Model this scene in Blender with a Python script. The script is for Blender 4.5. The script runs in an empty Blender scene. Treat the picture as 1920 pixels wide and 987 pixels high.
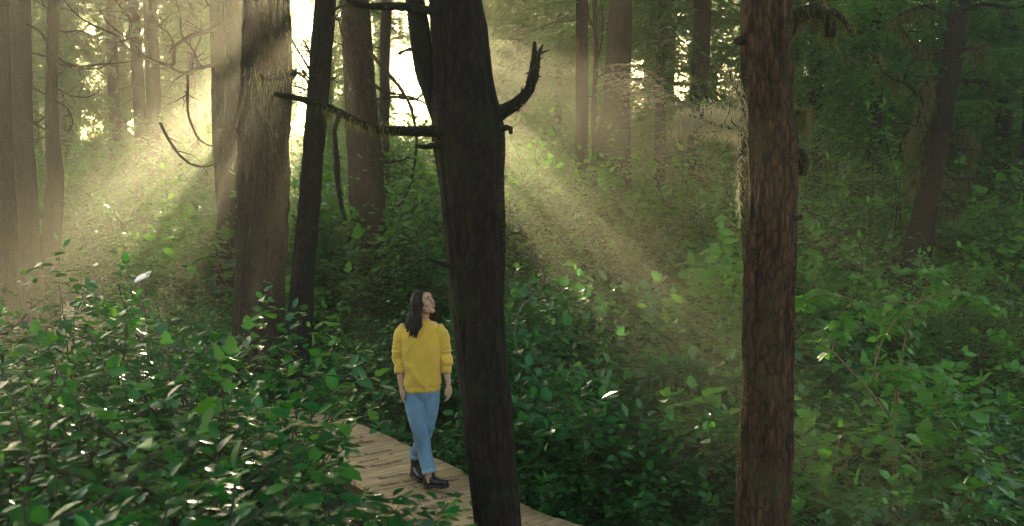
import bpy, bmesh, math, random, re
import numpy as np
from mathutils import Vector, Matrix

# ------------------------------------------------------------------ camera, sky, sun, exposure
SC = bpy.context.scene
COL = SC.collection
F_PX, PITCH, CAM_Z = 2000.0, math.radians(6.6), 3.0
cam_d = bpy.data.cameras.new('camera')
cam_d.sensor_width = 36.0
cam_d.lens = 36.0 * F_PX / 1920.0
cam_d.clip_start, cam_d.clip_end = 0.05, 2000.0
cam_d.dof.use_dof = True
cam_d.dof.focus_distance = 9.6
cam_d.dof.aperture_fstop = 2.8
cam_o = bpy.data.objects.new('camera', cam_d)
COL.objects.link(cam_o)
cam_o.location = (0, 0, CAM_Z)
cam_o.rotation_euler = (math.pi / 2 - PITCH, 0, 0)
SC.camera = cam_o

SUN_AZ = math.radians(-9.4)      # measured from +Y towards +X
SUN_EL = math.radians(8.0)
world = bpy.data.worlds.new('World')
SC.world = world
world.use_nodes = True
wn = world.node_tree
wn.nodes.clear()
sky = wn.nodes.new('ShaderNodeTexSky')
sky.sky_type = 'NISHITA'
sky.sun_disc = False
sky.sun_elevation = SUN_EL
sky.sun_rotation = SUN_AZ
sky.dust_density = 1.2
sky.ozone_density = 0.8
bg = wn.nodes.new('ShaderNodeBackground')
bg.inputs['Strength'].default_value = 0.06
wo = wn.nodes.new('ShaderNodeOutputWorld')
wn.links.new(sky.outputs[0], bg.inputs[0])
wn.links.new(bg.outputs[0], wo.inputs[0])

sun_d = bpy.data.lights.new('sun', 'SUN')
sun_d.energy = 5.0
sun_d.angle = math.radians(0.4)
sun_d.color = (1.0, 0.86, 0.55)
sun_o = bpy.data.objects.new('sun', sun_d)
COL.objects.link(sun_o)
SUN_DIR = Vector((math.sin(SUN_AZ) * math.cos(SUN_EL), math.cos(SUN_AZ) * math.cos(SUN_EL), math.sin(SUN_EL)))
sun_o.rotation_euler = SUN_DIR.to_track_quat('Z', 'Y').to_euler()
sun_o.location = (0, 0, 40)

SC.view_settings.view_transform = 'Standard'
SC.view_settings.look = 'None'
SC.view_settings.exposure = 3.75
SC.view_settings.gamma = 1.0
SC.view_settings.use_curve_mapping = False
SC.render.engine = 'CYCLES'
cy = SC.cycles
cy.use_denoising = True
cy.denoiser = 'OPENIMAGEDENOISE'
cy.max_bounces = 5
cy.diffuse_bounces = 3
cy.glossy_bounces = 2
cy.transmission_bounces = 4
cy.volume_bounces = 0
cy.transparent_max_bounces = 4
cy.caustics_reflective = False
cy.caustics_refractive = False
cy.sample_clamp_indirect = 6.0
cy.use_adaptive_sampling = False
cy.pixel_filter_type = 'BLACKMAN_HARRIS'
cy.filter_width = 1.2

HAZE_DENSITY = 0.0055
HAZE_G = 0.72

# ------------------------------------------------------------------ helpers
rng = np.random.default_rng(11)
PI = math.pi
_fw = np.array([0, math.cos(PITCH), -math.sin(PITCH)])
_up = np.array([0, math.sin(PITCH), math.cos(PITCH)])
_rt = np.array([1.0, 0, 0])
CAM = np.array([0, 0, CAM_Z])

def at_y(u, v, Y):
    """world point at distance Y in front of the camera seen in direction (u, v) of the survey photo"""
    r = _fw + (u - 960) / F_PX * _rt + (493.5 - v) / F_PX * _up
    return CAM + r * (Y / r[1])

def _hash(i, j, k, seed):
    n = (i * 374761393 + j * 668265263 + k * 2147483647 + seed * 1274126177) & 0xffffffff
    n = ((n ^ (n >> 13)) * 1274126177) & 0xffffffff
    n = n ^ (n >> 16)
    return (n & 0xffff) / 65535.0

def noise3(p, seed=0):
    p = np.asarray(p, float)
    i = np.floor(p).astype(np.int64)
    f = p - i
    f = f * f * (3 - 2 * f)
    r = 0
    for a in (0, 1):
        for b in (0, 1):
            for c in (0, 1):
                w = (f[..., 0] if a else 1 - f[..., 0]) * (f[..., 1] if b else 1 - f[..., 1]) * (f[..., 2] if c else 1 - f[..., 2])
                r = r + w * _hash(i[..., 0] + a, i[..., 1] + b, i[..., 2] + c, seed)
    return r * 2 - 1

def fbm(p, seed=0, o=3):
    p = np.asarray(p, float)
    r, a = 0, 1.0
    for k in range(o):
        r = r + a * noise3(p * 2 ** k, seed + k * 7)
        a *= .5
    return r

def sstep(a, b, x):
    t = np.clip((x - a) / (b - a), 0, 1)
    return t * t * (3 - 2 * t)

def mesh_np(name, V, quads=None, tris=None, tint=None, smooth=False, mats=()):
    """mesh from arrays; tint is one value for each face"""
    V = np.ascontiguousarray(V, np.float32)
    q = np.zeros((0, 4), np.int32) if quads is None else np.asarray(quads, np.int32).reshape(-1, 4)
    t = np.zeros((0, 3), np.int32) if tris is None else np.asarray(tris, np.int32).reshape(-1, 3)
    me = bpy.data.meshes.new(name)
    me.vertices.add(len(V))
    me.vertices.foreach_set('co', V.ravel())
    nl = q.size + t.size
    me.loops.add(nl)
    me.loops.foreach_set('vertex_index', np.concatenate([q.ravel(), t.ravel()]).astype(np.int32))
    nf = len(q) + len(t)
    me.polygons.add(nf)
    st = np.concatenate([np.arange(len(q)) * 4, q.size + np.arange(len(t)) * 3]).astype(np.int32)
    me.polygons.foreach_set('loop_start', st)
    me.polygons.foreach_set('use_smooth', np.full(nf, smooth))
    if tint is not None:
        a = me.attributes.new('tint', 'FLOAT', 'FACE')
        a.data.foreach_set('value', np.asarray(tint, np.float32))
    for m in mats:
        me.materials.append(m)
    me.update(calc_edges=True)
    return me

class MB:
    """collects arrays of geometry, then builds one mesh"""
    def __init__(s):
        s.V, s.Q, s.T, s.tq, s.tt, s.n = [], [], [], [], [], 0
    def add(s, V, Q=None, T=None, tint=0.5):
        V = np.asarray(V, float)
        if Q is not None and len(Q):
            Q = np.asarray(Q, np.int64).reshape(-1, 4)
            s.Q.append(Q + s.n)
            s.tq.append(np.broadcast_to(tint, (len(Q),)))
        if T is not None and len(T):
            T = np.asarray(T, np.int64).reshape(-1, 3)
            s.T.append(T + s.n)
            s.tt.append(np.broadcast_to(tint, (len(T),)))
        s.V.append(V)
        s.n += len(V)
    def mesh(s, name, mats=(), smooth=True):
        V = np.concatenate(s.V)
        Q = np.concatenate(s.Q) if s.Q else None
        T = np.concatenate(s.T) if s.T else None
        tint = np.concatenate(s.tq + s.tt)
        return mesh_np(name, V, Q, T, tint, smooth, mats)

def link(name, me, parent=None, loc=None):
    o = bpy.data.objects.new(name, me)
    COL.objects.link(o)
    if parent is not None:
        o.parent = parent
    if loc is not None:
        o.location = loc
    return o

def empty(name, loc=(0, 0, 0), rz=0):
    o = bpy.data.objects.new(name, None)
    COL.objects.link(o)
    o.location = loc
    o.rotation_euler = (0, 0, rz)
    o.empty_display_size = .2
    return o

def tag(o, label=None, cat=None, group=None, kind=None):
    if label: o['label'] = label
    if cat: o['category'] = cat
    if group: o['group'] = group
    if kind: o['kind'] = kind
    return o

def spline(P, n, R=None):
    """Catmull-Rom through P, n samples"""
    P = np.asarray(P, float)
    m = len(P)
    h = np.maximum(np.linalg.norm(np.diff(P, axis=0), axis=1), 1e-9)
    dv = np.diff(P, axis=0) / h[:, None]
    tg = np.empty_like(P)
    tg[0], tg[-1] = dv[0], dv[-1]
    if m > 2:
        tg[1:-1] = (dv[1:] * h[:-1, None] + dv[:-1] * h[1:, None]) / (h[1:] + h[:-1])[:, None]
    d = np.r_[0, np.cumsum(h)]
    s = np.linspace(0, d[-1], n)
    k = np.clip(np.searchsorted(d, s, 'right') - 1, 0, m - 2)
    t = ((s - d[k]) / h[k])[:, None]
    hk = h[k][:, None]
    out = (2 * t ** 3 - 3 * t ** 2 + 1) * P[k] + (t ** 3 - 2 * t ** 2 + t) * hk * tg[k] + (3 * t ** 2 - 2 * t ** 3) * P[k + 1] + (t ** 3 - t ** 2) * hk * tg[k + 1]
    if R is None:
        return out
    return out, np.interp(s, d, R)

def tube(path, rad, ns=8, disp=None, cap=True):
    """tube with parallel-transported frame; disp(theta, s, r) -> radius"""
    P = np.asarray(path, float)
    n = len(P)
    T = np.gradient(P, axis=0)
    T /= np.linalg.norm(T, axis=1)[:, None] + 1e-12
    N = np.zeros_like(P)
    ref = np.array([1.0, 0, 0]) if abs(T[0, 0]) < .8 else np.array([0, 1.0, 0])
    v = ref - T[0] * (ref @ T[0])
    N[0] = v / np.linalg.norm(v)
    for i in range(1, n):
        v = N[i - 1] - T[i] * (N[i - 1] @ T[i])
        N[i] = v / (np.linalg.norm(v) + 1e-12)
    B = np.cross(T, N)
    th = np.arange(ns) / ns * 2 * PI
    rad = np.broadcast_to(np.asarray(rad, float), (n,))
    s = np.r_[0, np.cumsum(np.linalg.norm(np.diff(P, axis=0), axis=1))]
    rr = np.repeat(rad[:, None], ns, 1)
    if disp is not None:
        rr = disp(np.repeat(th[None], n, 0), np.repeat(s[:, None], ns, 1), rr)
    V = P[:, None] + rr[..., None] * (np.cos(th)[None, :, None] * N[:, None] + np.sin(th)[None, :, None] * B[:, None])
    V = V.reshape(-1, 3)
    i = np.arange(n - 1)[:, None] * ns
    j = np.arange(ns)[None]
    j2 = (j + 1) % ns
    Q = np.stack([i + j, i + j2, i + ns + j2, i + ns + j], -1).reshape(-1, 4)
    Tt = None
    if cap:
        V = np.vstack([V, P[0], P[-1]])
        a, b = len(V) - 2, len(V) - 1
        j = np.arange(ns)
        Tt = np.vstack([np.stack([(j + 1) % ns, j, np.full(ns, a)], -1),
                        np.stack([(n - 1) * ns + j, (n - 1) * ns + (j + 1) % ns, np.full(ns, b)], -1)])
    return V, Q, Tt

# ------------------------------------------------------------------ materials
def new_mat(name):
    m = bpy.data.materials.new(name)
    m.use_nodes = True
    nt = m.node_tree
    nt.nodes.clear()
    return m, nt

def nd(nt, typ, **kw):
    n = nt.nodes.new('ShaderNode' + typ)
    for k, v in kw.items():
        if k in n.inputs:
            n.inputs[k].default_value = v
        else:
            setattr(n, k, v)
    return n

def ramp(nt, fac, stops):
    r = nt.nodes.new('ShaderNodeValToRGB')
    e = r.color_ramp.elements
    while len(e) < len(stops):
        e.new(.5)
    for x, (p, c) in zip(e, stops):
        x.position = p
        x.color = (*c, 1) if len(c) == 3 else c
    nt.links.new(fac, r.inputs[0])
    return r.outputs[0]

def mixc(nt, fac, a, b, mode='MIX'):
    n = nt.nodes.new('ShaderNodeMix')
    n.data_type = 'RGBA'
    n.blend_type = mode
    n.clamp_factor = True
    if isinstance(fac, (int, float)): n.inputs[0].default_value = fac
    else: nt.links.new(fac, n.inputs[0])
    for s, x in ((6, a), (7, b)):
        if isinstance(x, tuple): n.inputs[s].default_value = (*x, 1)
        else: nt.links.new(x, n.inputs[s])
    return n.outputs[2]

def leaf_mat(name, dark, light, trans, rough=.38, tw=.42, spec=.5):
    dark, light = tuple(x * .55 for x in dark), tuple(x * 1.08 for x in light)
    trans = tuple(x * .85 for x in trans)
    """leaf: glossy cuticle over a thin translucent blade; colour varies leaf by leaf"""
    m, nt = new_mat(name)
    at = nd(nt, 'Attribute', attribute_name='tint')
    oi = nd(nt, 'ObjectInfo')
    add = nd(nt, 'Math', operation='MULTIPLY_ADD')
    nt.links.new(oi.outputs['Random'], add.inputs[0]); add.inputs[1].default_value = .45
    nt.links.new(at.outputs['Fac'], add.inputs[2])
    c = ramp(nt, add.outputs[0], [(0.1, dark), (.95, light), (1.0, light)])
    p = nd(nt, 'BsdfPrincipled', Roughness=rough)
    p.inputs['Specular IOR Level'].default_value = spec
    nt.links.new(c, p.inputs['Base Color'])
    tr = nd(nt, 'BsdfTranslucent')
    tc = mixc(nt, .6, c, trans)
    nt.links.new(tc, tr.inputs[0])
    mx = nd(nt, 'MixShader'); mx.inputs[0].default_value = tw
    nt.links.new(p.outputs[0], mx.inputs[1]); nt.links.new(tr.outputs[0], mx.inputs[2])
    o = nd(nt, 'OutputMaterial')
    nt.links.new(mx.outputs[0], o.inputs[0])
    return m

def bark_mat(name, c0, c1, moss=.3, mosscol=(.055, .062, .012), scale=1.0, rough=.9, bump=1.0):
    c0, c1, mosscol = [tuple(x * .62 for x in c_) for c_ in (c0, c1, mosscol)]
    m, nt = new_mat(name)
    tc = nd(nt, 'TexCoord')
    mp = nd(nt, 'Mapping'); mp.inputs['Scale'].default_value = (15 * scale, 15 * scale, 4.2 * scale)
    nt.links.new(tc.outputs['Object'], mp.inputs[0])
    n1 = nd(nt, 'TexNoise', Scale=1.6, Detail=8.0, Roughness=.7, Distortion=.8)
    nt.links.new(mp.outputs[0], n1.inputs['Vector'])
    v1 = nd(nt, 'TexVoronoi', Scale=2.0); v1.feature = 'DISTANCE_TO_EDGE'
    nt.links.new(mp.outputs[0], v1.inputs['Vector'])
    crk = ramp(nt, v1.outputs[0], [(.02, (.12, .12, .12)), (.16, (1, 1, 1))])
    c = ramp(nt, n1.outputs[0], [(.36, c0), (.56, c1), (.74, tuple(min(1, x * 2.0) for x in c1))])
    c = mixc(nt, .85, c, crk, 'MULTIPLY')
    n2 = nd(nt, 'TexNoise', Scale=2.3, Detail=6.0, Roughness=.6)
    nt.links.new(tc.outputs['Object'], n2.inputs['Vector'])
    mk = ramp(nt, n2.outputs[0], [(max(0, .62 - moss * .5), (0, 0, 0)), (.72 - moss * .4, (1, 1, 1))])
    c = mixc(nt, mk, c, mosscol)
    n3 = nd(nt, 'TexNoise', Scale=1.1, Detail=4.0)
    nt.links.new(tc.outputs['Object'], n3.inputs['Vector'])
    lich = ramp(nt, n3.outputs[0], [(.66, (0, 0, 0)), (.74, (.5, .5, .5))])
    c = mixc(nt, lich, c, (.1, .1, .07))
    p = nd(nt, 'BsdfPrincipled', Roughness=rough)
    p.inputs['Specular IOR Level'].default_value = .25
    nt.links.new(c, p.inputs['Base Color'])
    mul = nd(nt, 'Math', operation='MULTIPLY'); mul.inputs[1].default_value = .6
    nt.links.new(v1.outputs[0], mul.inputs[0])
    ad = nd(nt, 'Math', operation='ADD')
    nt.links.new(n1.outputs[0], ad.inputs[0]); nt.links.new(mul.outputs[0], ad.inputs[1])
    b = nd(nt, 'Bump', Strength=bump, Distance=.045)
    nt.links.new(ad.outputs[0], b.inputs['Height']); nt.links.new(b.outputs[0], p.inputs['Normal'])
    o = nd(nt, 'OutputMaterial'); nt.links.new(p.outputs[0], o.inputs[0])
    return m

def plain_mat(name, col, rough=.7, var=.25, scale=30.0, bump=0.0, spec=.4, sheen=0.0, stretch=(1, 1, 1), bdist=.004):
    m, nt = new_mat(name)
    tc = nd(nt, 'TexCoord')
    mp = nd(nt, 'Mapping'); mp.inputs['Scale'].default_value = stretch
    nt.links.new(tc.outputs['Object'], mp.inputs[0])
    n = nd(nt, 'TexNoise', Scale=scale, Detail=5.0)
    nt.links.new(mp.outputs[0], n.inputs['Vector'])
    c = ramp(nt, n.outputs[0], [(.25, tuple(x * (1 - var) for x in col)), (.75, tuple(min(1, x * (1 + var)) for x in col))])
    p = nd(nt, 'BsdfPrincipled', Roughness=rough)
    p.inputs['Specular IOR Level'].default_value = spec
    p.inputs['Sheen Weight'].default_value = sheen
    nt.links.new(c, p.inputs['Base Color'])
    if bump:
        b = nd(nt, 'Bump', Strength=bump, Distance=bdist)
        nt.links.new(n.outputs[0], b.inputs['Height']); nt.links.new(b.outputs[0], p.inputs['Normal'])
    o = nd(nt, 'OutputMaterial'); nt.links.new(p.outputs[0], o.inputs[0])
    return m

M = {}
M['salal'] = leaf_mat('salal_leaf', (.008, .06, .016), (.03, .16, .03), (.10, .42, .03), .27, .4, .38)
M['salal_young'] = leaf_mat('young_leaf', (.04, .16, .02), (.10, .28, .03), (.25, .55, .05), .42, .5)
M['huck'] = leaf_mat('huckleberry_leaf', (.014, .09, .012), (.075, .27, .02), (.24, .55, .04), .45, .5)
M['fern'] = leaf_mat('fern_leaf', (.012, .075, .014), (.045, .17, .025), (.14, .42, .04), .5, .45)
M['berry'] = leaf_mat('salmonberry_leaf', (.025, .14, .014), (.095, .32, .02), (.2, .5, .04), .5, .45)
M['conifer'] = leaf_mat('hemlock_needles', (.014, .10, .012), (.06, .24, .02), (.22, .55, .05), .55, .5)
M['conifer_far'] = leaf_mat('cedar_sprays', (.015, .075, .014), (.045, .15, .024), (.17, .42, .05), .6, .48)
M['moss'] = leaf_mat('hanging_moss', (.05, .055, .014), (.14, .13, .04), (.36, .32, .12), .9, .5, .1)
M['lichen'] = leaf_mat('pale_lichen', (.5, .44, .28), (.62, .55, .36), (.75, .65, .4), .9, .5, .1)
M['stem'] = plain_mat('woody_stem', (.035, .024, .014), .8, .4, 25)
M['cane'] = plain_mat('orange_cane', (.2, .11, .045), .6, .4, 25)
M['bark_red'] = bark_mat('reddish_bark', (.006, .004, .003), (.045, .024, .012), .16, (.03, .03, .008))
M['bark_lit'] = bark_mat('flaky_hemlock_bark', (.014, .007, .004), (.16, .072, .03), .18, (.085, .066, .02))
M['bark_fir'] = bark_mat('furrowed_bark', (.012, .009, .006), (.095, .062, .036), .16, (.05, .05, .016))
M['bark_grey'] = bark_mat('grey_bark', (.010, .008, .005), (.06, .041, .025), .22, (.035, .035, .012))
M['bark_moss'] = bark_mat('mossy_bark', (.010, .008, .005), (.04, .027, .016), .45, (.028, .026, .007))
M['bark_pale'] = bark_mat('pale_dead_wood', (.2, .17, .13), (.4, .35, .28), .1)
M['dead'] = bark_mat('dead_branch_bark', (.03, .022, .014), (.11, .075, .045), .35, scale=2.0)
# ------------------------------------------------------------------ terrain
DECK_C = np.array([(-13.5, 20.6), (-11, 20.4), (-8.9, 19.6), (-7.4, 17.8), (-6.3, 15.4), (-5.1, 13.2), (-3.6, 11.75), (-2.15, 10.93),
                   (-1.40, 9.98), (-.75, 9.03), (-.33, 8.32), (.2, 7.75), (1.0, 7.32), (2.2, 6.95), (3.6, 6.8)])
DECK_W = .93
DECK_S = spline(np.c_[DECK_C, np.zeros(len(DECK_C))], 400)[:, :2]

def deck_dist(x, y):
    x, y = np.asarray(x, float), np.asarray(y, float)
    d = np.full(x.shape, 1e9)
    for p in DECK_S[::4]:
        d = np.minimum(d, (x - p[0]) ** 2 + (y - p[1]) ** 2)
    return np.sqrt(d)

def H(x, y):
    x, y = np.asarray(x, float), np.asarray(y, float)
    h = -.45 + 1.55 * sstep(10.5, 30, y) * (.55 + .45 * sstep(-7, 5, x)) + 1.6 * sstep(30, 75, y) * sstep(0, 18, x)
    h = h + .75 * sstep(3.5, 9, x) * sstep(6, 16, y)
    h = h + .55 * np.exp(-((x + 2.6) ** 2 / 4 + (y - 4.6) ** 2 / 5))
    p = np.stack([x * .45, y * .45, np.zeros_like(x)], -1)
    h = h + .16 * fbm(p, 3, 3)
    dd = deck_dist(x, y)
    w = 1 - sstep(.6, 1.9, dd)
    return h * (1 - w) + np.minimum(h, -.42) * w

def hz(x, y):
    return float(H(np.array([x]), np.array([y]))[0])

gm, nt = new_mat('forest_soil')
tc = nd(nt, 'TexCoord')
n1 = nd(nt, 'TexNoise', Scale=1.2, Detail=8.0)
nt.links.new(tc.outputs['Object'], n1.inputs['Vector'])
n2 = nd(nt, 'TexNoise', Scale=22.0, Detail=6.0)
nt.links.new(tc.outputs['Object'], n2.inputs['Vector'])
c = ramp(nt, n2.outputs[0], [(.3, (.018, .012, .007)), (.55, (.06, .04, .022)), (.8, (.12, .08, .04))])
c = mixc(nt, ramp(nt, n1.outputs[0], [(.45, (0, 0, 0)), (.65, (.8, .8, .8))]), c, (.03, .045, .01))
p = nd(nt, 'BsdfPrincipled', Roughness=.95)
nt.links.new(c, p.inputs['Base Color'])
b = nd(nt, 'Bump', Strength=.8, Distance=.05)
nt.links.new(n2.outputs[0], b.inputs['Height']); nt.links.new(b.outputs[0], p.inputs['Normal'])
o = nd(nt, 'OutputMaterial'); nt.links.new(p.outputs[0], o.inputs[0])

def axis(lo, a, b, hi, step, big):
    return np.unique(np.r_[np.arange(lo, a, big), np.arange(a, b, step), np.arange(b, hi + .1, big)])
gx = axis(-150, -16, 14, 150, .35, 4.0)
gy = axis(-150, -1, 34, 150, .35, 4.0)
X, Y = np.meshgrid(gx, gy)
Z = H(X, Y)
nx, ny = len(gx), len(gy)
ii = np.arange(ny - 1)[:, None] * nx + np.arange(nx - 1)[None]
Q = np.stack([ii, ii + 1, ii + nx + 1, ii + nx], -1).reshape(-1, 4)
ground = link('ground', mesh_np('ground', np.stack([X, Y, Z], -1).reshape(-1, 3), Q, smooth=True, mats=[gm]))
tag(ground, 'dark forest floor of soil and moss under the undergrowth', kind='structure')

# ------------------------------------------------------------------ haze
def box_mesh(name, lo, hi, mat=None):
    x0, y0, z0 = lo; x1, y1, z1 = hi
    V = [(x0, y0, z0), (x1, y0, z0), (x1, y1, z0), (x0, y1, z0), (x0, y0, z1), (x1, y0, z1), (x1, y1, z1), (x0, y1, z1)]
    Q = [(0, 3, 2, 1), (4, 5, 6, 7), (0, 1, 5, 4), (1, 2, 6, 5), (2, 3, 7, 6), (3, 0, 4, 7)]
    return mesh_np(name, V, Q, mats=[mat] if mat else [])
hm, nt = new_mat('warm_morning_haze')
pv = nt.nodes.new('ShaderNodeVolumePrincipled')
pv.inputs['Color'].default_value = (1.0, .94, .74, 1)
pv.inputs['Density'].default_value = HAZE_DENSITY
pv.inputs['Density Attribute'].default_value = ''
pv.inputs['Temperature Attribute'].default_value = ''
pv.inputs['Anisotropy'].default_value = HAZE_G
o = nd(nt, 'OutputMaterial'); nt.links.new(pv.outputs[0], o.inputs['Volume'])
haze = link('haze', box_mesh('haze', (-155, -155, -3), (155, 155, 30), hm))
tag(haze, 'golden morning haze hanging between the trees', kind='stuff')

# ------------------------------------------------------------------ boardwalk
wood, nt = new_mat('weathered_cedar_plank')
tc = nd(nt, 'TexCoord')
oi = nd(nt, 'ObjectInfo')
ge = nd(nt, 'Attribute', attribute_name='tint')
mp = nd(nt, 'Mapping'); mp.inputs['Scale'].default_value = (3.0, 40.0, 8.0)
nt.links.new(tc.outputs['Object'], mp.inputs[0])
ofs = nd(nt, 'VectorMath', operation='ADD')
sc_ = nd(nt, 'VectorMath', operation='SCALE'); sc_.inputs['Scale'].default_value = 37.0
cmb = nd(nt, 'CombineXYZ')
nt.links.new(oi.outputs['Random'], cmb.inputs[0]); nt.links.new(oi.outputs['Random'], cmb.inputs[1])
nt.links.new(cmb.outputs[0], sc_.inputs[0])
nt.links.new(mp.outputs[0], ofs.inputs[0]); nt.links.new(sc_.outputs[0], ofs.inputs[1])
n1 = nd(nt, 'TexNoise', Scale=1.0, Detail=7.0, Roughness=.6, Distortion=.6)
nt.links.new(ofs.outputs[0], n1.inputs['Vector'])
n2 = nd(nt, 'TexNoise', Scale=3.5, Detail=3.0)
nt.links.new(tc.outputs['Object'], n2.inputs['Vector'])
c = ramp(nt, n1.outputs[0], [(.28, (.2, .125, .06)), (.5, (.54, .345, .165)), (.75, (.64, .44, .225))])
c = mixc(nt, ramp(nt, n2.outputs[0], [(.5, (0, 0, 0)), (.75, (.55, .55, .55))]), c, (.2, .14, .08))
c = mixc(nt, .7, c, ramp(nt, oi.outputs['Random'], [(0, (.62, .6, .58)), (1, (1, 1, 1))]), 'MULTIPLY')
p = nd(nt, 'BsdfPrincipled', Roughness=.62)
nt.links.new(c, p.inputs['Base Color'])
b = nd(nt, 'Bump', Strength=.35, Distance=.004)
nt.links.new(n1.outputs[0], b.inputs['Height']); nt.links.new(b.outputs[0], p.inputs['Normal'])
o = nd(nt, 'OutputMaterial'); nt.links.new(p.outputs[0], o.inputs[0])
M['wood'] = wood
M['joist'] = plain_mat('dark_joist', (.07, .045, .025), .85, .35, 12, .4, stretch=(1, 8, 8))
M['letter'] = plain_mat('burnt_lettering', (.07, .042, .022), .8, .3, 60)

boardwalk = empty('boardwalk', (0, 0, 0))
tag(boardwalk, 'narrow curving plank boardwalk with names carved in its boards', kind='structure')
dl = np.r_[0, np.cumsum(np.linalg.norm(np.diff(DECK_S, axis=0), axis=1))]
def deck_at(s):
    p = np.array([np.interp(s, dl, DECK_S[:, 0]), np.interp(s, dl, DECK_S[:, 1])])
    a = np.array([np.interp(s - .25, dl, DECK_S[:, 0]), np.interp(s - .25, dl, DECK_S[:, 1])])
    b_ = np.array([np.interp(s + .25, dl, DECK_S[:, 0]), np.interp(s + .25, dl, DECK_S[:, 1])])
    t = (b_ - a) / np.linalg.norm(b_ - a)
    return p, t
PL_W, GAP = .178, .007
nplank = int(dl[-1] / (PL_W + GAP))
words = {}
plank_info = []
prng = np.random.default_rng(4)
for k in range(nplank):
    s0, s1 = k * (PL_W + GAP), k * (PL_W + GAP) + PL_W
    cs = []
    ovl, ovr = prng.uniform(-.012, .012, 2)
    for s in (s0, s1):
        pp, t = deck_at(s)
        nrm = np.array([t[1], -t[0]])          # to the walker's right hand looking along the path
        cs.append((pp - nrm * (DECK_W / 2 + ovl), pp + nrm * (DECK_W / 2 + ovr)))
    ctr = sum(c_[0] + c_[1] for c_ in cs) / 4
    ax = (cs[0][0] + cs[1][0]) / 2 - (cs[0][1] + cs[1][1]) / 2
    ax /= np.linalg.norm(ax)                      # local +X: across the walk, from its lower right edge to the other
    ay = np.array([-ax[1], ax[0]])
    zt = prng.uniform(-.003, .003)
    def loc(pw): return np.array([(pw - ctr) @ ax, (pw - ctr) @ ay])
    L = [loc(cs[0][0]), loc(cs[0][1]), loc(cs[1][1]), loc(cs[1][0])]
    bm = bmesh.new()
    vt = [bm.verts.new((q[0], q[1], zt + .0)) for q in L]
    vb = [bm.verts.new((q[0], q[1], -.045)) for q in L]
    bm.faces.new(vt); bm.faces.new(vb[::-1])
    for a in range(4):
        bm.faces.new((vt[a], vb[a], vb[(a + 1) % 4], vt[(a + 1) % 4]))
    bmesh.ops.recalc_face_normals(bm, faces=bm.faces)
    bmesh.ops.bevel(bm, geom=[e for e in bm.edges if e.verts[0].co.z > -.02 and e.verts[1].co.z > -.02], offset=.004, segments=1, affect='EDGES')
    me = bpy.data.meshes.new('plank'); bm.to_mesh(me); bm.free()
    me.materials.append(M['wood'])
    pl = link('plank', me, boardwalk)
    pl.location = (ctr[0], ctr[1], 0)
    pl.rotation_euler = (0, 0, math.atan2(ax[1], ax[0]))
    plank_info.append((pl, ctr, zt))
# stringers and posts under the boards
for side in (-1, 1):
    pts = []
    for s in np.linspace(0, dl[-1], 70):
        pp, t = deck_at(s)
        nrm = np.array([t[1], -t[0]])
        pts.append(pp + nrm * side * (DECK_W / 2 - .12))
    pts = np.array(pts)
    n = len(pts)
    tg = np.gradient(pts, axis=0); tg /= np.linalg.norm(tg, axis=1)[:, None]
    nn = np.c_[tg[:, 1], -tg[:, 0]] * .03
    V = np.vstack([np.c_[pts - nn, np.full(n, -.047)], np.c_[pts + nn, np.full(n, -.047)], np.c_[pts + nn, np.full(n, -.24)], np.c_[pts - nn, np.full(n, -.24)]])
    i = np.arange(n - 1)
    Q = np.vstack([np.stack([i + a * n, i + 1 + a * n, i + 1 + ((a + 1) % 4) * n, i + ((a + 1) % 4) * n], -1) for a in range(4)])
    link('stringer', mesh_np('stringer', V, Q, mats=[M['joist']]), boardwalk)
    for s in np.arange(1.0, dl[-1], 2.4):
        pp, t = deck_at(s)
        nrm = np.array([t[1], -t[0]])
        q = pp + nrm * side * (DECK_W / 2 - .2)
        link('post', box_mesh('post', (q[0] - .05, q[1] - .05, -1.1), (q[0] + .05, q[1] + .05, -.06), M['joist']), boardwalk)
# carved names (as far as they can be read)
def lettering(plank, text, size, xoff):
    cu = bpy.data.curves.new('lettering', 'FONT')
    cu.body = text; cu.size = size; cu.align_x = 'CENTER'; cu.align_y = 'CENTER'
    cu.resolution_u = 3
    cu.offset = .0012
    tmp = bpy.data.objects.new('tmp', cu)
    COL.objects.link(tmp)
    dg = bpy.context.evaluated_depsgraph_get()
    me = bpy.data.meshes.new_from_object(tmp.evaluated_get(dg))
    bpy.data.objects.remove(tmp)
    bpy.data.curves.remove(cu)
    me.materials.clear(); me.materials.append(M['letter'])
    o = link('lettering', me, plank)
    o.location = (xoff, .002, .0055)
    return o
NAMES = [('Brooks &', .1), ('ander Jones &', .09), ('Leah Kies', .115), ('The Rouse', .115), ('uncey', .1), ('Amanda', .1)]
kk = 0
for (pl, ctr, zt) in plank_info:
    if -1.9 < ctr[0] < .9 and 7.3 < ctr[1] < 10.7:
        i_ = kk % 14
        if i_ % 4 != 3:
            t_, s_ = NAMES[(kk - kk // 4) % len(NAMES)]
            lettering(pl, t_, s_, float(prng.uniform(-.12, .12)))
        kk += 1

# ------------------------------------------------------------------ trees
def bark_disp(r0, amp, seed, k=None, knots=.05):
    k = k or max(2.0, r0 / .035)
    def f(th, s, r):
        p = np.stack([np.cos(th) * k, np.sin(th) * k, s * 2.3], -1)
        n = noise3(p, seed)
        n2 = noise3(p * np.array([2.1, 2.1, 3.0]), seed + 5)
        low = noise3(np.stack([np.cos(th) * 1.3, np.sin(th) * 1.3, s * .9], -1), seed + 9)
        q = r / max(r0, 1e-6)
        return r * (1 + knots * low) + amp * q * (1 - 2.6 * np.abs(n)) + amp * .6 * q * n2
    return f

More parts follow.
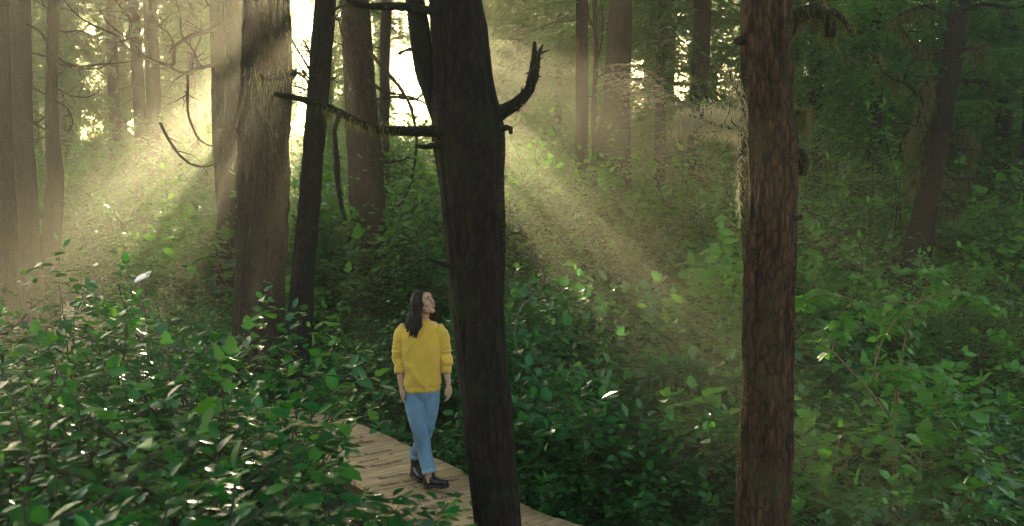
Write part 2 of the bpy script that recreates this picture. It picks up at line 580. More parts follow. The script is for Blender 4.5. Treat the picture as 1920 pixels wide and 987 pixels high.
def trunk_path(uvw, Y, top):
    P = np.array([at_y(u, v, Y) for u, v, w in uvw])
    dep = np.array([(p - CAM) @ _fw for p in P])
    R = np.array([w / 2 * d / F_PX for (u, v, w), d in zip(uvw, dep)])
    o_ = np.argsort(P[:, 2]); P, R = P[o_], R[o_]
    # down to the ground with a root flare
    d0 = (P[0] - P[1]) / max(P[1, 2] - P[0, 2], .1)
    d0 = d0 * .5
    g = hz(P[0, 0], Y) - .15
    pts, rad = [], []
    if P[0, 2] > g + .05:
        dzz = P[0, 2] - g
        pts.append([P[0, 0] + d0[0] * dzz, Y, g]); rad.append(R[0] * (1 + min(.35, .18 * dzz + .1)))
        if dzz > .7:
            pts.append([P[0, 0] + d0[0] * (dzz - .45), Y, g + .45]); rad.append(R[0] * (1.08))
    for p, r in zip(P, R):
        pts.append(list(p)); rad.append(r)
    if top > P[-1, 2] + 1:
        sl = (P[-1] - P[-2]) / max(P[-1, 2] - P[-2, 2], .1)
        dz = top - P[-1, 2]
        pts.append([P[-1, 0] + sl[0] * dz * .4, Y + .1, P[-1, 2] + dz * .5]); rad.append(R[-1] * .62)
        pts.append([P[-1, 0] + sl[0] * dz * .5, Y + .15, top]); rad.append(.02)
    return np.array(pts), np.array(rad)

def resample(pts, rad, fine_z, fine, coarse):
    a, ra = spline(pts, 900, rad)
    s = np.r_[0, np.cumsum(np.linalg.norm(np.diff(a, axis=0), axis=1))]
    zs = a[:, 2]
    step = np.where(zs < fine_z, fine, coarse)
    out, nxt = [0], 0
    acc = 0
    for i in range(1, len(s)):
        acc += s[i] - s[i - 1]
        if acc >= step[i]:
            out.append(i); acc = 0
    if out[-1] != len(s) - 1: out.append(len(s) - 1)
    return a[out], ra[out]

def bough(rg, L, leaf=.05, gap=.045, droop=.35, drop=.12):
    """one conifer bough along +X: drooping axis, side branchlets with flat needle sprays; returns V,Q,T for axis and for needles"""
    n = 14
    t = np.linspace(0, 1, n)
    ax = np.c_[t * L, np.zeros(n), .12 * L * np.sin(t * PI) * .6 - droop * L * t ** 2]
    LV, LQ, LT = [], [], []
    base = 0
    pos, dirs, sides, ups = [], [], [], []
    nb = max(5, int(L / .12))
    for i in range(nb):
        tt = .12 + .88 * i / nb
        p0 = np.array([np.interp(tt, t, ax[:, k]) for k in range(3)])
        for sd in (-1, 1):
            bl = L * (.42 * (1 - tt) ** .7 + .06) * rg.uniform(.7, 1.15)
            a = sd * math.radians(rg.uniform(45, 65))
            d = np.array([math.cos(a), math.sin(a), rg.uniform(-.28, .08)])
            d /= np.linalg.norm(d)
            m = max(2, int(bl / gap))
            q = np.linspace(.05, 1, m)
            pts = p0 + q[:, None] * bl * d + np.c_[np.zeros(m), np.zeros(m), -drop * bl * q ** 2 * 1.6]
            for s2 in (-1, 1):
                aa = a + s2 * math.radians(52)
                dd = np.c_[np.cos(aa + rg.normal(0, .18, m)), np.sin(aa + rg.normal(0, .18, m)), d[2] * .6 + rg.normal(-.12, .14, m)]
                pos.append(pts); dirs.append(dd)
    pos = np.vstack(pos); dirs = np.vstack(dirs)
    dirs /= np.linalg.norm(dirs, axis=1)[:, None]
    m = len(pos)
    ln = leaf * rg.uniform(.7, 1.3, m)[:, None]
    up = np.c_[rg.normal(0, .25, m), rg.normal(0, .25, m), np.ones(m)]
    sd = np.cross(dirs, up); sd /= np.linalg.norm(sd, axis=1)[:, None]
    w = ln * .2
    V = np.stack([pos, pos + dirs * ln * .5 + sd * w, pos + dirs * ln, pos + dirs * ln * .5 - sd * w], 1).reshape(-1, 3)
    Q = np.arange(m * 4).reshape(-1, 4)
    return (ax, L), V, Q, np.repeat(rg.uniform(0, .55, m), 1)

def rotz(a):
    c_, s_ = math.cos(a), math.sin(a)
    return np.array([[c_, -s_, 0], [s_, c_, 0], [0, 0, 1]])
def roty(a):
    c_, s_ = math.cos(a), math.sin(a)
    return np.array([[c_, 0, s_], [0, 1, 0], [-s_, 0, c_]])

def crown_mesh(name, seed, z0, z1, Lmax, nb, mat, leaf=.06, gap=.055, taper=1.0, skew=.5):
    """crown from z0 to z1 about the origin"""
    rg = np.random.default_rng(seed)
    protos = [bough(rg, 1.0 + .5 * k, leaf, gap, rg.uniform(.1, .32)) for k in range(5)]
    mb = MB()
    for i in range(nb):
        t = (i + rg.uniform(0, 1)) / nb
        z = z0 + (z1 - z0) * t
        L = Lmax * ((1 - t) ** taper * .85 + .15) * rg.uniform(.6, 1.15)
        (ax, pl), V, Q, ti = protos[rg.integers(5)]
        k = L / pl
        R = rotz(i * 2.4 + rg.normal(0, .4)) @ roty(rg.normal(.05, .16)) @ np.diag([1, rg.uniform(.8, 1.2), 1])
        kk_ = np.array([k, k, k])
        mb.add((V * kk_) @ R.T + [0, 0, z], Q, None, ti)
        tv, tq, tt = tube((ax * kk_) @ R.T + [0, 0, z], np.linspace(.018 * L ** .5 + .004, .003, len(ax)), 4)
        mb.add(tv, tq, tt, 0.0)
    return mb.mesh(name, [mat], smooth=False)

CROWN_HI = [crown_mesh('crown', 21 + k, 0, 1.0 * 12, 3.6, 90, M['conifer_far'], .17, .13) for k in range(2)]
CROWN_LOW = [crown_mesh('crown', 31 + k, 0, 9.0, 2.5, 150, M['conifer'], .12, .085, .8) for k in range(3)]
print('crown polys', [len(m.polygons) for m in CROWN_HI + CROWN_LOW])

def ragged(P, rg, amp):
    P = np.array(P, float)
    P[1:-1] += rg.normal(0, amp, P[1:-1].shape)
    return P

def branch_obj(parent, pts, r0, r1, mat, name='branch', ns=8, twigs=0, rg=None, rough=.12, depth_jit=0.0, twig_len=.5, seg=None, droop=.3):
    """a bare limb with side twigs, in world coordinates, child of a tree (whose empty is at its base)"""
    rg = rg or rng
    pts = np.array(pts, float)
    if depth_jit:
        pts[1:, 1] += np.cumsum(rg.normal(0, depth_jit, len(pts) - 1))
    L = np.linalg.norm(np.diff(pts, axis=0), axis=1).sum()
    n = seg or max(8, int(L / .05))
    P, R = spline(pts, n, np.linspace(1, 0, len(pts)))
    R = r1 + (r0 - r1) * R ** .8
    mb = MB()
    sd = int(rg.integers(1000))
    def dsp(th, s, r):
        return r * (1 + rough * 1.6 * noise3(np.stack([np.cos(th) * 1.4, np.sin(th) * 1.4, s * 14], -1), sd))
    mb.add(*tube(P, R, ns, dsp), tint=.5)
    for k in range(twigs):
        i = int(rg.uniform(.15, .98) * (n - 1))
        t = P[min(i + 1, n - 1)] - P[i - 1]; t /= np.linalg.norm(t)
        d = rg.normal(0, 1, 3); d -= t * (d @ t); d /= np.linalg.norm(d)
        d = d * .9 + t * .6; d[1] *= .7
        tl = twig_len * rg.uniform(.25, 1.1)
        q = [P[i]]
        m = 7
        for j in range(m):
            d = d + rg.normal(0, .22, 3) + np.array([0, 0, -.04 * droop * 3])
            d /= np.linalg.norm(d)
            q.append(q[-1] + d * tl / m)
        rr = min(R[i] * .55, .012)
        mb.add(*tube(np.array(q), np.linspace(rr, .0018, m + 1), 4), tint=.5)
    me = mb.mesh(name, [mat])
    base = np.array(parent.location)
    me.transform(Matrix.Translation(Vector(-base)))
    return link(name, me, parent)

def make_tree(name, label, uvw, Y, mat, top=20, ns=28, fine=.1, amp=.012, group=None, crown=0, cz=9.0, cs=1.0, fine_z=6.5, knots=.05, seed=None, cat='tree', extra=None):
    pts, rad = trunk_path(uvw, Y, top)
    base = np.array([pts[0, 0], pts[0, 1], pts[0, 2] + .15])
    t = empty(name, base)
    tag(t, label, cat, group)
    P, R = resample(pts, rad, fine_z, fine, .45)
    sd = seed if seed is not None else int(abs(uvw[0][0]) * 3 + Y * 7)
    r0 = float(np.median(R[:max(3, len(R) // 3)]))
    mb = MB()
    mb.add(*tube(P, R, ns, bark_disp(r0, amp, sd, knots=knots)))
    me = mb.mesh('trunk', [mat])
    me.transform(Matrix.Translation(Vector(-base)))
    link('trunk', me, t)
    if crown is not None:
        c_ = link('crown', CROWN_HI[crown % 2], t)
        k = (top - cz) / 12 * cs
        x_at = np.interp(cz, P[:, 2], P[:, 0])
        c_.location = (x_at - base[0], 0, cz - base[2])
        c_.scale = (cs, cs, (top - cz) / 12)
        c_.rotation_euler = (0, 0, sd)
    return t, P, R
def moss_strands(rg, P, n, lmin, lmax, w, spread=.03, stiff=.0):
    """hanging strips of moss along polyline P"""
    mb = MB()
    idx = rg.uniform(0, len(P) - 1, n)
    base = np.stack([np.interp(idx, np.arange(len(P)), P[:, k]) for k in range(3)], -1) + rg.normal(0, spread, (n, 3))
    L = rg.uniform(lmin, lmax, n) * rg.uniform(.4, 1, n)
    a = rg.uniform(0, 2 * PI, n)
    sd = np.c_[np.cos(a), np.sin(a), np.zeros(n)]
    V = []
    m = 5
    off = np.zeros((n, 3))
    drift = rg.normal(0, .22 + stiff, (n, 3)); drift[:, 2] = 0
    for j in range(m):
        t = j / (m - 1)
        c_ = base + np.c_[np.zeros(n), np.zeros(n), -L * t] + drift * (L * t)[:, None] + rg.normal(0, .1, (n, 3)) * (L * .35)[:, None] * t
        ww = (w * (1 - .75 * t) * rg.uniform(.6, 1.3, n))[:, None]
        V.append(c_ - sd * ww); V.append(c_ + sd * ww)
    V = np.stack(V, 1).reshape(-1, 3)
    b_ = np.arange(n)[:, None] * (2 * m)
    Q = np.stack([np.stack([b_[:, 0] + 2 * j, b_[:, 0] + 2 * j + 1, b_[:, 0] + 2 * j + 3, b_[:, 0] + 2 * j + 2], -1) for j in range(m - 1)], 1).reshape(-1, 4)
    mb.add(V, Q, None, np.repeat(rg.uniform(0, .6, n), m - 1))
    return mb

def moss_obj(parent, rg, P, n, lmin, lmax, w, mat, spread=.03, name='moss', stiff=0.0):
    me = moss_strands(rg, np.asarray(P, float), n, lmin, lmax, w, spread, stiff).mesh(name, [mat])
    me.transform(Matrix.Translation(-Vector(parent.location)))
    return tag(link(name, me, parent), kind='stuff')

def px(pts, Y):
    return np.array([at_y(u, v, Y) for u, v in pts])

TR = np.random.default_rng(5)
# --- left group
tA, P_, R_ = make_tree('conifer_tree', 'broad dark trunk cut off by the left edge of the picture', [(2, -20, 24), (6, 250, 30), (12, 480, 42)], 14, M['bark_grey'], 21, 40, .08, .014, crown=0)
tB, P_, R_ = make_tree('conifer_tree', 'straight dark trunk just inside the left edge with a loop of dead twigs', [(36, -20, 38), (41, 200, 36), (48, 350, 38), (56, 480, 40)], 16, M['bark_grey'], 22, 36, .09, .014, crown=1)
branch_obj(tB, px([(45, 215), (70, 235), (95, 250), (55, 262), (30, 250)], 15.7), .022, .006, M['dead'], twigs=6, rg=TR)
branch_obj(tB, px([(50, 45), (75, 60), (95, 90), (140, 130), (190, 120)], 15.8), .02, .005, M['dead'], twigs=6, rg=TR)
branch_obj(tB, px([(20, 60), (5, 62), (-30, 70)], 15.8), .02, .008, M['dead'], twigs=4, rg=TR)
tC, P_, R_ = make_tree('conifer_tree', 'slim trunk with a kink and bare drooping branches right of the two left edge trunks', [(101, -20, 20), (97, 150, 21), (98, 250, 24), (103, 330, 30), (95, 480, 34)], 17, M['bark_grey'], 20, 30, .09, .01, crown=0)
for pts in ([(108, 110), (140, 124), (185, 120), (225, 116), (240, 112)], [(106, 55), (130, 62), (150, 58), (178, 75)], [(106, 120), (150, 128), (200, 126), (232, 100)], [(104, 165), (130, 178), (160, 182), (185, 170)],
            [(92, 20), (70, 5), (40, -8)], [(92, 108), (60, 100), (30, 104)], [(92, 180), (75, 175), (60, 165)], [(104, 190), (122, 200), (130, 230), (118, 250)],
            [(90, 215), (70, 232), (56, 238)]):
    branch_obj(tC, px(pts, 16.9), .018, .004, M['dead'], twigs=5, rg=TR, depth_jit=.12)
# --- trunk pair behind the big fir
tD, P_, R_ = make_tree('conifer_tree', 'thin trunk standing close behind the left flank of the thickest trunk', [(407, -20, 26), (409, 150, 26), (413, 300, 24), (424, 430, 26)], 19, M['bark_grey'], 20, 28, .1, .01, crown=1)
tE, P_, R_ = make_tree('conifer_tree', 'mid-size trunk with long gnarled bare limbs half hidden behind the thickest trunk', [(441, -20, 36), (441, 150, 36), (437, 300, 40), (430, 450, 46)], 17, M['bark_grey'], 22, 36, .09, .013, crown=0)
big = [[(432, 38), (395, 55), (360, 68), (330, 85), (316, 122), (298, 118), (262, 102), (240, 76), (214, 62), (190, 40), (172, 12)],
       [(428, 115), (400, 122), (375, 132), (350, 138), (330, 130), (312, 122)],
       [(300, 118), (280, 112), (250, 92), (228, 70), (190, 52), (170, 40), (150, 20), (140, -10)],
       [(318, 100), (322, 80), (312, 62), (296, 45), (286, 20), (284, -10)],
       [(240, 76), (246, 50), (238, 30), (222, 12), (214, -10)],
       [(352, 140), (351, 170), (346, 210), (350, 240), (362, 262), (392, 276), (420, 270)],
       [(300, 230), (312, 262), (335, 292), (365, 310), (392, 312), (420, 290), (436, 255)],
       [(372, 132), (364, 95), (345, 70), (338, 30), (326, -10)],
       [(360, 140), (366, 110), (376, 88), (380, 60), (382, 40)],
       [(425, 60), (400, 20), (380, -10)]]
for k, pts in enumerate(big):
    branch_obj(tE, px(pts, 16.8 - .1 * (k % 3)), .038 if k < 2 else .024, .006, M['dead'], twigs=9, rg=TR, depth_jit=.1, twig_len=.55, rough=.25)
# --- the thickest trunk
tF, PF, RF = make_tree('fir_tree', 'thickest trunk with deeply furrowed brown bark left of the woman', [(500, -20, 80), (500, 60, 86), (497, 200, 92), (495, 350, 92), (489, 500, 88), (484, 640, 92)], 13.4, M['bark_fir'], 24, 110, .045, .022, crown=1, knots=.03)
branch_obj(tF, px([(462, 262), (440, 246), (424, 245), (412, 240)], 13.1), .045, .008, M['dead'], name='branch_stub', twigs=2, rg=TR, twig_len=.3)
branch_obj(tF, px([(460, 258), (438, 238), (430, 226)], 13.1), .03, .008, M['dead'], name='branch_stub', rg=TR)
branch_obj(tF, px([(530, 140), (505, 150), (488, 138), (478, 132)], 13.05), .05, .012, M['bark_moss'], name='branch_stub', twigs=2, rg=TR, twig_len=.3, rough=.3)
branch_obj(tF, px([(535, 150), (552, 140), (556, 128)], 13.2), .05, .012, M['bark_moss'], name='branch_stub', rg=TR, rough=.3)
branch_obj(tF, px([(542, 130), (570, 145), (592, 180), (610, 198)], 13.2), .02, .006, M['dead'], twigs=6, rg=TR)
moss_obj(tF, TR, px([(480, 140), (510, 150), (545, 135)], 13.05), 120, .05, .3, .006, M['moss'], .05)
# --- slim leaning one
tG, PG, RG_ = make_tree('hemlock_tree', 'slim leaning trunk with knotty stubs just right of the thickest trunk', [(613, -20, 36), (598, 150, 39), (588, 280, 38), (576, 430, 37), (566, 560, 42), (556, 700, 48)], 13.0, M['bark_grey'], 19, 56, .05, .014, crown=0, knots=.12)
for pts in ([(610, 150), (625, 148), (634, 142)], [(605, 148), (590, 142), (580, 138)], [(585, 428), (600, 432), (608, 428)], [(565, 425), (552, 420)], [(622, 20), (650, 10), (680, 14), (700, 4)], [(620, 35), (640, 36), (662, 30)]):
    branch_obj(tG, px(pts, 12.9), .02, .007, M['dead'], name='branch_stub', twigs=1, rg=TR, twig_len=.25)
for pts in ([(592, 150), (570, 110), (548, 70), (540, 20), (545, -10)], [(590, 160), (560, 130), (545, 105)], [(588, 175), (565, 165), (542, 160)], [(590, 120), (575, 80), (560, 60)], [(585, 190), (560, 182), (545, 176)]):
    branch_obj(tG, px(pts, 13.4), .018, .004, M['dead'], twigs=7, rg=TR, depth_jit=.1)
# --- behind
tH, P_, R_ = make_tree('fir_tree', 'hazy broad trunk between the slim leaning trunk and the forked dark trunk', [(664, -20, 52), (675, 150, 56), (684, 300, 62), (690, 450, 70), (694, 560, 78)], 18, M['bark_fir'], 24, 48, .09, .02, crown=1)
for pts in ([(690, 95), (720, 130), (750, 165), (770, 200), (781, 260), (776, 320), (765, 360), (740, 392), (710, 398), (680, 375), (668, 352)],
            [(690, 150), (720, 172), (750, 178), (790, 190), (815, 215)], [(690, 190), (740, 182), (780, 185), (805, 165)], [(660, 120), (640, 60), (630, 20)],
            [(700, 300), (725, 305), (748, 302), (770, 295)], [(690, 170), (712, 200), (720, 230), (712, 260)]):
    branch_obj(tH, px(pts, 17.4), .03, .006, M['dead'], twigs=7, rg=TR, depth_jit=.06)
tI, P_, R_ = make_tree('conifer_tree', 'thin backlit trunk right of the hazy broad trunk against the bright sky', [(725, -20, 18), (722, 120, 18), (720, 250, 19), (720, 420, 20)], 25, M['bark_grey'], 19, 24, .12, .01, crown=0)
for pts in ([(722, 60), (745, 52), (765, 62)], [(722, 95), (700, 88), (680, 95)], [(722, 140), (742, 150), (760, 146)], [(722, 30), (700, 20), (690, 5)]):
    branch_obj(tI, px(pts, 24.9), .02, .006, M['dead'], twigs=5, rg=TR)
# --- forked dark trunk in front of the woman
YJ = 5.6
tJ, PJ, RJ = make_tree('forked_hemlock_tree', 'dark forked trunk with a raised curved arm standing right of the woman',
    [(852, -30, 92), (857, 20, 94), (866, 100, 102), (871, 180, 112), (877, 235, 126), (880, 262, 126), (884, 330, 112), (890, 430, 105), (898, 600, 95), (912, 750, 90), (924, 880, 87), (934, 987, 83)], YJ, M['bark_red'], 17, 96, .022, .008, crown=0, fine_z=4.6, knots=.07, cz=8)
branch_obj(tJ, px([(850, 268), (826, 205), (803, 140), (790, 80), (780, 20), (772, -40), (762, -160), (750, -400)], YJ + .02), .07, .03, M['bark_moss'], name='fork', ns=24, rg=TR, rough=.1)
branch_obj(tJ, px([(905, 222), (935, 212), (958, 203), (985, 180), (1001, 140), (1008, 105), (1018, 84)], YJ - .03), .046, .004, M['bark_moss'], name='branch', ns=16, rg=TR, rough=.4, twigs=26, twig_len=.07)
branch_obj(tJ, px([(998, 150), (1001, 120), (1002, 95), (1002, 78)], YJ - .03), .018, .006, M['bark_moss'], name='branch', ns=10, rg=TR, rough=.4)
branch_obj(tJ, px([(850, 245), (800, 246), (745, 245), (715, 245), (690, 238), (650, 218), (605, 198), (560, 185), (515, 177)], YJ - .12), .03, .012, M['bark_moss'], name='branch', ns=14, rg=TR, rough=.25)
branch_obj(tJ, px([(640, 205), (628, 235), (630, 280), (634, 340), (641, 390), (648, 414)], YJ - .15), .016, .008, M['dead'], name='branch', ns=8, rg=TR, rough=.45, twigs=4, twig_len=.06)
branch_obj(tJ, px([(845, 20), (800, 20), (750, 14), (700, 12), (660, 4), (640, -12)], YJ - .05), .024, .012, M['bark_moss'], name='branch', ns=12, rg=TR, rough=.25)
branch_obj(tJ, px([(850, 274), (815, 272), (796, 276), (780, 274)], YJ - .1), .02, .007, M['bark_moss'], name='branch_stub', ns=10, rg=TR, rough=.4)
branch_obj(tJ, px([(900, 244), (940, 243), (956, 240), (958, 252)], YJ - .05), .02, .01, M['bark_moss'], name='branch_stub', ns=10, rg=TR, rough=.4)
branch_obj(tJ, px([(860, 95), (820, 92), (790, 90), (755, 98), (740, 104)], YJ + .05), .012, .004, M['dead'], name='branch', ns=8, rg=TR, rough=.4, twigs=3, twig_len=.12)
branch_obj(tJ, px([(860, 502), (838, 498), (815, 490), (798, 486)], YJ - .05), .014, .006, M['bark_moss'], name='branch_stub', ns=8, rg=TR, rough=.4)
moss_obj(tJ, TR, px([(745, 246), (700, 243), (650, 222), (600, 200)], YJ - .14), 260, .015, .07, .003, M['moss'], .014)
moss_obj(tJ, TR, px([(905, 222), (958, 203), (985, 180), (1001, 140), (1010, 100)], YJ - .03), 220, .01, .03, .003, M['moss'], .02, stiff=.6)
moss_obj(tJ, TR, px([(936, 200), (940, 300), (946, 420), (946, 520)], YJ - .04), 300, .01, .03, .003, M['moss'], .012, stiff=.8)
moss_obj(tJ, TR, px([(822, 240), (836, 330), (842, 430), (850, 520)], YJ - .04), 260, .01, .03, .003, M['moss'], .012, stiff=.8)
# --- right of centre
tK, P_, R_ = make_tree('conifer_tree', 'straight slender brown trunk left of the flared cedar in the bright middle distance', [(1091, -20, 22), (1091, 200, 23), (1090, 360, 26)], 22, M['bark_red'], 22, 30, .1, .01, crown=1)
tL, P_, R_ = make_tree('sapling_tree', 'pencil-thin leaning sapling between the slender brown trunk and the flared cedar', [(1114, -20, 8), (1117, 110, 8), (1113, 220, 9), (1116, 340, 9)], 21, M['dead'], 8, 10, .12, .003, crown=None)
for pts in ([(1115, 150), (1130, 140), (1145, 130)], [(1115, 190), (1105, 178)], [(1116, 120), (1128, 80), (1130, 40), (1126, 0)], [(1115, 60), (1104, 30), (1108, 0)]):
    branch_obj(tL, px(pts, 20.9), .02, .006, M['dead'], twigs=3, rg=TR)
tM, P_, R_ = make_tree('cedar_tree', 'massive reddish cedar trunk flaring at the base in the bright middle distance', [(1164, -20, 40), (1160, 100, 46), (1155, 200, 52), (1148, 280, 66), (1142, 345, 84)], 25, M['bark_red'], 26, 60, .09, .03, crown=1, knots=.08)
tN, P_, R_ = make_tree('conifer_tree', 'dim brown trunk behind the pale lichen branch', [(1318, -20, 34), (1310, 200, 31), (1300, 350, 30)], 26, M['bark_red'], 23, 30, .12, .012, crown=0)
tR, P_, R_ = make_tree('dead_snag', 'pale thin dead snag beyond the big right-hand trunk', [(1553, 30, 9), (1553, 150, 10), (1553, 300, 12)], 30, M['bark_pale'], 9, 14, .2, .004, crown=None, cat='dead tree')
# --- sunlit-edged trunk, right foreground
YO = 6.2
tO, PO, RO = make_tree('hemlock_tree', 'tall trunk with flaky bark and a sunlit left edge right of centre',
    [(1439, -30, 92), (1439, 80, 88), (1444, 200, 86), (1449, 300, 86), (1447, 400, 84), (1441, 520, 90), (1440, 600, 92), (1439, 700, 86), (1436, 850, 92), (1431, 987, 98)], YO, M['bark_lit'], 18, 110, .02, .016, crown=1, fine_z=4.8, knots=.08, cz=8)
arm = px([(1462, 70), (1485, 42), (1510, 24), (1538, 20), (1552, 36), (1556, 70)], YO - .05)
branch_obj(tO, arm, .05, .03, M['bark_moss'], ns=16, rg=TR, rough=.3)
branch_obj(tO, px([(1536, 22), (1562, 22), (1580, 36), (1595, 62)], YO - .05), .028, .008, M['bark_moss'], ns=12, rg=TR, rough=.35)
moss_obj(tO, TR, arm, 500, .02, .11, .004, M['moss'], .03)
moss_obj(tO, TR, px([(1540, 22), (1575, 32), (1594, 58)], YO - .05), 160, .02, .06, .004, M['moss'], .02)
knob = px([(1480, 286), (1498, 290), (1505, 310), (1500, 328)], YO - .02)
branch_obj(tO, knob, .03, .034, M['bark_moss'], name='moss_knob', ns=14, rg=TR, rough=.3)
moss_obj(tO, TR, knob, 300, .01, .05, .004, M['moss'], .03)
cl = px([(1482, 218), (1500, 212), (1516, 214)], YO - .02)
branch_obj(tO, cl, .018, .01, M['bark_moss'], name='branch_stub', rg=TR, rough=.4)
moss_obj(tO, TR, cl, 320, .04, .2, .004, M['moss'], .025)
branch_obj(tO, px([(1470, 418), (1485, 414), (1500, 408), (1504, 404)], YO - .1), .02, .007, M['bark_lit'], name='branch_stub', rg=TR, rough=.3)
branch_obj(tO, px([(1405, 72), (1385, 78), (1376, 77)], YO - .02), .034, .008, M['bark_moss'], name='branch_stub', rg=TR, rough=.4)
moss_obj(tO, TR, px([(1398, 80), (1400, 300), (1398, 520), (1396, 700), (1390, 900)], YO), 700, .01, .03, .003, M['moss'], .012, stiff=.8)
# --- thin trunk with lichen branch just behind
tP, P_, R_ = make_tree('hemlock_tree', 'thin trunk hidden behind the sunlit-edged trunk and bearing a pale lichen branch', [(1399, -20, 20), (1400, 150, 21), (1398, 300, 25), (1402, 420, 24), (1422, 650, 22), (1430, 800, 22)], 8.3, M['bark_grey'], 12, 30, .06, .008, crown=0, cz=7)
lb = px([(1402, 246), (1370, 240), (1340, 234), (1310, 222), (1290, 215)], 8.25)
branch_obj(tP, lb, .02, .006, M['dead'], rg=TR, twigs=8, twig_len=.25)
lb2 = px([(1400, 225), (1392, 190), (1376, 160), (1366, 130)], 8.25)
branch_obj(tP, lb2, .014, .004, M['dead'], rg=TR, twigs=6, twig_len=.2)
moss_obj(tP, TR, np.vstack([lb, px([(1280, 222), (1268, 240)], 8.25)]), 900, .03, .17, .0035, M['lichen'], .035, 'lichen', .25)
moss_obj(tP, TR, px([(1395, 215), (1370, 225), (1345, 222), (1320, 208)], 8.25), 900, .02, .1, .0035, M['lichen'], .05, 'lichen', .6)
moss_obj(tP, TR, lb2, 420, .02, .09, .003, M['lichen'], .035, 'lichen', .6)
moss_obj(tP, TR, px([(1386, 260), (1386, 330), (1384, 400)], 8.2), 160, .02, .07, .003, M['lichen'], .012, 'lichen', .4)
# --- leaning mossy tree, right
YQ = 15
tQ, PQ, RQ = make_tree('leaning_mossy_tree', 'leaning trunk with mossy drooping limbs near the right edge', [(1803, -20, 34), (1779, 150, 36), (1759, 260, 38), (1741, 360, 42), (1728, 430, 46), (1716, 490, 54)], YQ, M['bark_red'], 15, 44, .07, .013, crown=None, knots=.08)
for k, pts in enumerate([[(1792, 40), (1765, 20), (1730, 14), (1700, 24), (1680, 40)], [(1785, 90), (1750, 100), (1725, 92), (1705, 70), (1690, 50), (1680, 30)], [(1775, 140), (1745, 150), (1735, 172), (1742, 200)],
            [(1770, 150), (1740, 180), (1720, 220), (1716, 260)], [(1760, 240), (1730, 235), (1712, 250), (1708, 290)], [(1752, 280), (1720, 320), (1705, 350)], [(1790, 100), (1820, 90), (1850, 95)], [(1780, 150), (1812, 152), (1835, 158), (1838, 185)],
            [(1770, 250), (1800, 255), (1822, 262), (1820, 285)], [(1765, 290), (1800, 280), (1850, 285)], [(1750, 310), (1790, 335), (1830, 330)], [(1738, 360), (1775, 362), (1790, 380)], [(1735, 380), (1770, 392), (1795, 400)],
            [(1795, 20), (1840, 10), (1880, 20), (1910, 15)], [(1740, 200), (1700, 160), (1660, 140), (1640, 100)]]):
    P__ = px(pts, YQ - .1)
    branch_obj(tQ, P__, .035, .01, M['bark_moss'], ns=7, rg=TR, rough=.35, twigs=6, twig_len=.5, depth_jit=.12)
    if k % 2 == 0 or k < 6:
        moss_obj(tQ, TR, spline(P__, 14)[4:], 130, .06, .4, .01, M['moss'], .05)

# --- hazy and background conifers, some added to shape the sunlight, out to where the haze swallows them
def trunk_generic(seed, h, r, lean):
    rg = np.random.default_rng(seed)
    pts = np.array([[0, 0, -.3], [lean * .05, 0, .5], [lean * .3, rg.normal(0, .1), h * .3], [lean * .6, rg.normal(0, .1), h * .65], [lean, 0, h]])
    rad = np.array([r * 1.6, r * 1.1, r * .88, r * .6, .02])
    P, R = spline(pts, 70, rad)
    mb = MB(); mb.add(*tube(P, R, 18, bark_disp(r, .014, seed)))
    # dead lower limbs are part of what one sees on such trunks
    return mb
BG_TR = [trunk_generic(60 + k, 1.0 * 18, .24, (-.4, .5, .1)[k]).mesh('trunk', [M['bark_grey']]) for k in range(3)]
def limb_mesh(seed):
    rg = np.random.default_rng(seed); mb = MB()
    for k in range(14):
        z = rg.uniform(1.5, 7); a = rg.uniform(0, 2 * PI); L = rg.uniform(.6, 2.0)
        t = np.linspace(0, 1, 9)
        d = np.array([math.cos(a), math.sin(a)])
        Pp = np.c_[d[0] * L * t, d[1] * L * t, z + L * (.1 * t - .45 * t ** 2 * rg.uniform(.2, 1.2))] + np.cumsum(rg.normal(0, .02, (9, 3)), 0)
        mb.add(*tube(Pp, np.linspace(.022, .005, 9), 5))
    return mb.mesh('dead_limbs', [M['dead']])
BG_LIMB = [limb_mesh(70 + k) for k in range(3)]
def bg_tree(name, x, y, k, sc, label, group=None, crown=CROWN_HI, cz=7.0, limbs=True, cscale=1.0, cat='tree'):
    t = empty(name, (x, y, hz(x, y)), k * 1.7 + x)
    tag(t, label, cat, group)
    o_ = link('trunk', BG_TR[k % 3], t); o_.scale = (sc, sc, 1)
    if limbs:
        tag(link('dead_limbs', BG_LIMB[k % 3], t), kind='stuff').rotation_euler = (0, 0, y)
    c_ = link('crown', crown[k % len(crown)], t)
    c_.location = (0, 0, cz); c_.scale = (cscale, cscale, (18.3 - cz) / 12 if crown is CROWN_HI else (18.3 - cz) / 9)
    return t
BR = np.random.default_rng(17)
bg_tree('conifer_tree', *at_y(288, 200, 34)[:2], 0, 1.0, 'faint grey trunk drowned in the glare between the left trees and the gnarled limbs', cz=8)
bg_tree('conifer_tree', *at_y(212, 200, 40)[:2], 1, .9, 'faintest slim trunk in the glare right of the kinked left trunk', cz=8)
bg_tree('conifer_tree', *at_y(1222, 180, 38)[:2], 2, .7, 'small dim trunk right of the flared cedar', cz=8)
spots = []
SLOPE = math.tan(-SUN_AZ)
LEFT, LQ = 0, -6.5
GSEED, GSTEP, GCS, GGAP, SKIP = 2, .9, (.6, .9), .9, 2.2
def sun_screen_tree(q, y, low, cz, cs, sc, lab, limbs=True):
    """tree at distance y, q metres aside of the line from the walk to the sun"""
    x = q - SLOPE * y
    spots.append((x, y))
    return bg_tree('conifer_tree', x, y, len(spots), sc, lab, 'hazy conifers round the sunny gap', CROWN_LOW if low else CROWN_HI, cz, limbs, cs)
GB = np.random.default_rng(GSEED)
